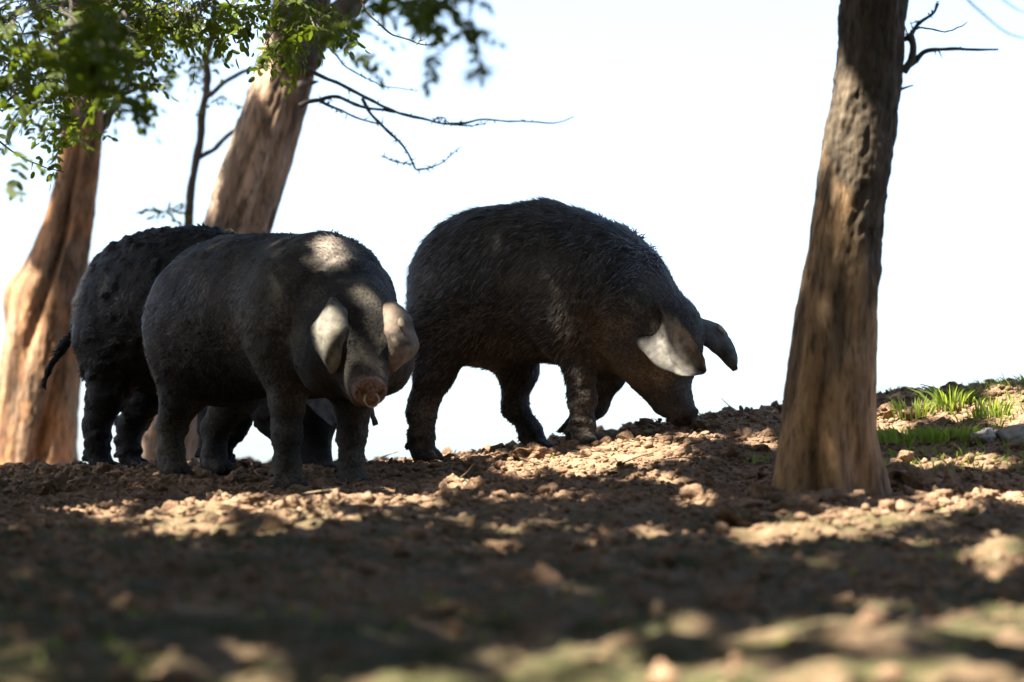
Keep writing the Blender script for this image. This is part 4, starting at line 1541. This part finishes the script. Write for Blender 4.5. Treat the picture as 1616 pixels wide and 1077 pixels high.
def tuft(px, py, n, spread, h, label, lean=0.35, d=None):
    g = ground_at(px, py) if d is None else P(px, py, d)
    g[2] = float(gtop(g[0], g[1])[0]) - 0.005
    m = MB()
    blades(m, n, spread, h, r_, (0, 0, 0), lean)
    o = m.build('grass_tuft', M_GRASS, None, smooth=False)
    o.location = g
    tag(o, label, 'grass tuft', 'grass tufts on the bank')
    return o


tuft(1440, 652, 80, 0.07, 0.085, 'bright green grass tuft on the bank nearest the right of the trunk')
tuft(1502, 640, 90, 0.07, 0.10, 'tall fine sunlit grass tuft on the crest of the bank', 0.6)
tuft(1566, 664, 70, 0.06, 0.085, 'upright bright grass tuft near the right edge of the bank')
tuft(1468, 694, 210, 0.20, 0.065, 'wide blurred dark green grass patch right of the trunk', 0.5)
tuft(1428, 690, 80, 0.08, 0.065, 'small dark grass patch close against the right of the trunk', 0.4)
tuft(1133, 662, 7, 0.02, 0.075, 'few thin curved grass blades beside the grazing snout', 0.8)
tuft(1192, 738, 16, 0.025, 0.06, 'small grass tuft left of the right-hand trunk', 0.4)
tuft(1606, 612, 40, 0.06, 0.06, 'grass tuft at the far right edge of the crest', 0.5)
tuft(1020, 690, 26, 0.025, 0.03, 'sparse short grass under the grazing pig\'s jaw', 0.6)
tuft(1500, 694, 120, 0.10, 0.05, 'low loose grass spreading along the foot of the bank', 0.7)
tuft(1536, 634, 26, 0.04, 0.07, 'thin straw-tipped grass between the crest tufts', 0.9)
mg = MB()
for k in range(3000):
    x, y = r_.uniform(0.95, 2.3), r_.uniform(11.4, 14.6)
    if fbm(np.array([[x, y, 0.0]]), 2.4, 2, 801)[0] > -0.05:
        blades(mg, 2, 0.03, r_.uniform(0.012, 0.06), r_, (x, y, float(gtop(x, y)[0])), 0.6, 0.0028)
for k in range(1500):
    x, y = r_.uniform(-1.6, 1.6), r_.uniform(4.5, 11.0)
    if fbm(np.array([[x, y, 0.0]]), 1.3, 2, 811)[0] > 0.12:
        blades(mg, 3, 0.04, r_.uniform(0.015, 0.035), r_, (x, y, float(gtop(x, y)[0])), 0.8, 0.003)
for k in range(160):
    x, y = r_.uniform(-2, 1.2), r_.uniform(11, 14)
    blades(mg, 3, 0.012, r_.uniform(0.012, 0.03), r_, (x, y, float(gtop(x, y)[0])), 0.7, 0.003)
tag(mg.build('short_grass', M_GRASS, smooth=False), 'thin short grass and seedlings scattered over the soil', 'grass', kind='stuff')


lit = MB()
n = 1500
x, y = r_.uniform(-2.0, 2.1, n), np.concatenate([r_.uniform(5.0, 11.0, n // 2), r_.uniform(11.0, 14.2, n - n // 2)])
add_leaves(lit, np.stack([x, y, gtop(x, y) + 0.008], 1), r_.normal(0, 1, (n, 3)) * np.array([1, 1, 0.3]), np.array([0, 0, 1.0]) + r_.normal(0, 0.5, (n, 3)), r_.uniform(0.015, 0.04, n))
tag(lit.build('leaf_litter', M_LITTER, smooth=False), 'small dead leaves scattered over the soil', 'leaf litter', kind='stuff')
lit = MB()
for k in range(170):
    x, y = r_.uniform(-1.9, 2.0), r_.uniform(8.0, 14.0)
    z = float(gtop(x, y)[0]) + 0.012
    a, L_ = r_.uniform(0, 6.283), r_.uniform(0.03, 0.14)
    p0 = np.array([x, y, z])
    p1 = p0 + np.array([math.cos(a), math.sin(a), r_.uniform(-0.1, 0.3)]) * L_
    tube(lit, [p0, (p0 + p1) / 2 + r_.normal(0, 0.006, 3), p1], [0.0022, 0.002, 0.0012], n=6, na=4)
tag(lit.build('fallen_twigs', M_STRAW, smooth=False), 'short dry twigs and straw lying on the soil', 'twigs', kind='stuff')


def big_clod(px, py, w_px, h_px, shape, label, mat=None, name='soil_clod', cat='soil clod'):
    g = ground_at(px, py)
    d = g[1]
    sx, sz = w_px / 2 / FPX * d, h_px / 2 / FPX * d
    o = mesh_from(name, CLOD_BIG[shape] * np.array([sx, sx * 0.85, sz]), ICO3[1], mat or M_CLOD, None, False)
    g[2] = float(gtop(g[0], g[1])[0]) + sz * 0.35
    o.location = g
    o.rotation_euler = (0, 0, r_.uniform(-0.4, 0.4))
    tag(o, label, cat, 'large clods on the slope')
    return o


big_clod(836, 733, 52, 34, 0, 'large sunlit blocky clod between the grazing pig\'s feet')
big_clod(895, 716, 30, 24, 1, 'rounded sunlit clod beside the grazing pig\'s front hoof')
big_clod(1405, 652, 46, 26, 2, 'rounded pale clod right of the nearest trunk')
big_clod(742, 717, 26, 22, 3, 'dark clod on the skyline behind the grazing pig\'s hind leg')
big_clod(1112, 684, 44, 22, 4, 'sunlit clod just beyond the grazing snout')
big_clod(1505, 620, 40, 22, 5, 'dark rounded clod on the crest among the tall grass')
big_clod(790, 720, 34, 20, 2, 'tan clod on the skyline under the grazing pig\'s belly')
big_clod(1597, 702, 62, 34, 1, 'pale-topped dark stone at the right edge', M_STONE, 'stone', 'stone')
big_clod(1555, 706, 44, 26, 3, 'dark stone left of the pale-topped one', M_STONE, 'stone', 'stone')
big_clod(1408, 772, 90, 58, 0, 'earth mound put where shadow lies at the right foot of the nearest trunk')  # soil lump shaped to stand for the shadow beside the trunk
big_clod(1446, 778, 56, 36, 2, 'smaller dark clod right of the mound by the nearest trunk')
big_clod(1212, 800, 60, 34, 5, 'dark crumbling clod at the left foot of the nearest trunk')
big_clod(790, 1005, 60, 42, 4, 'dark blurred clod in the foreground')
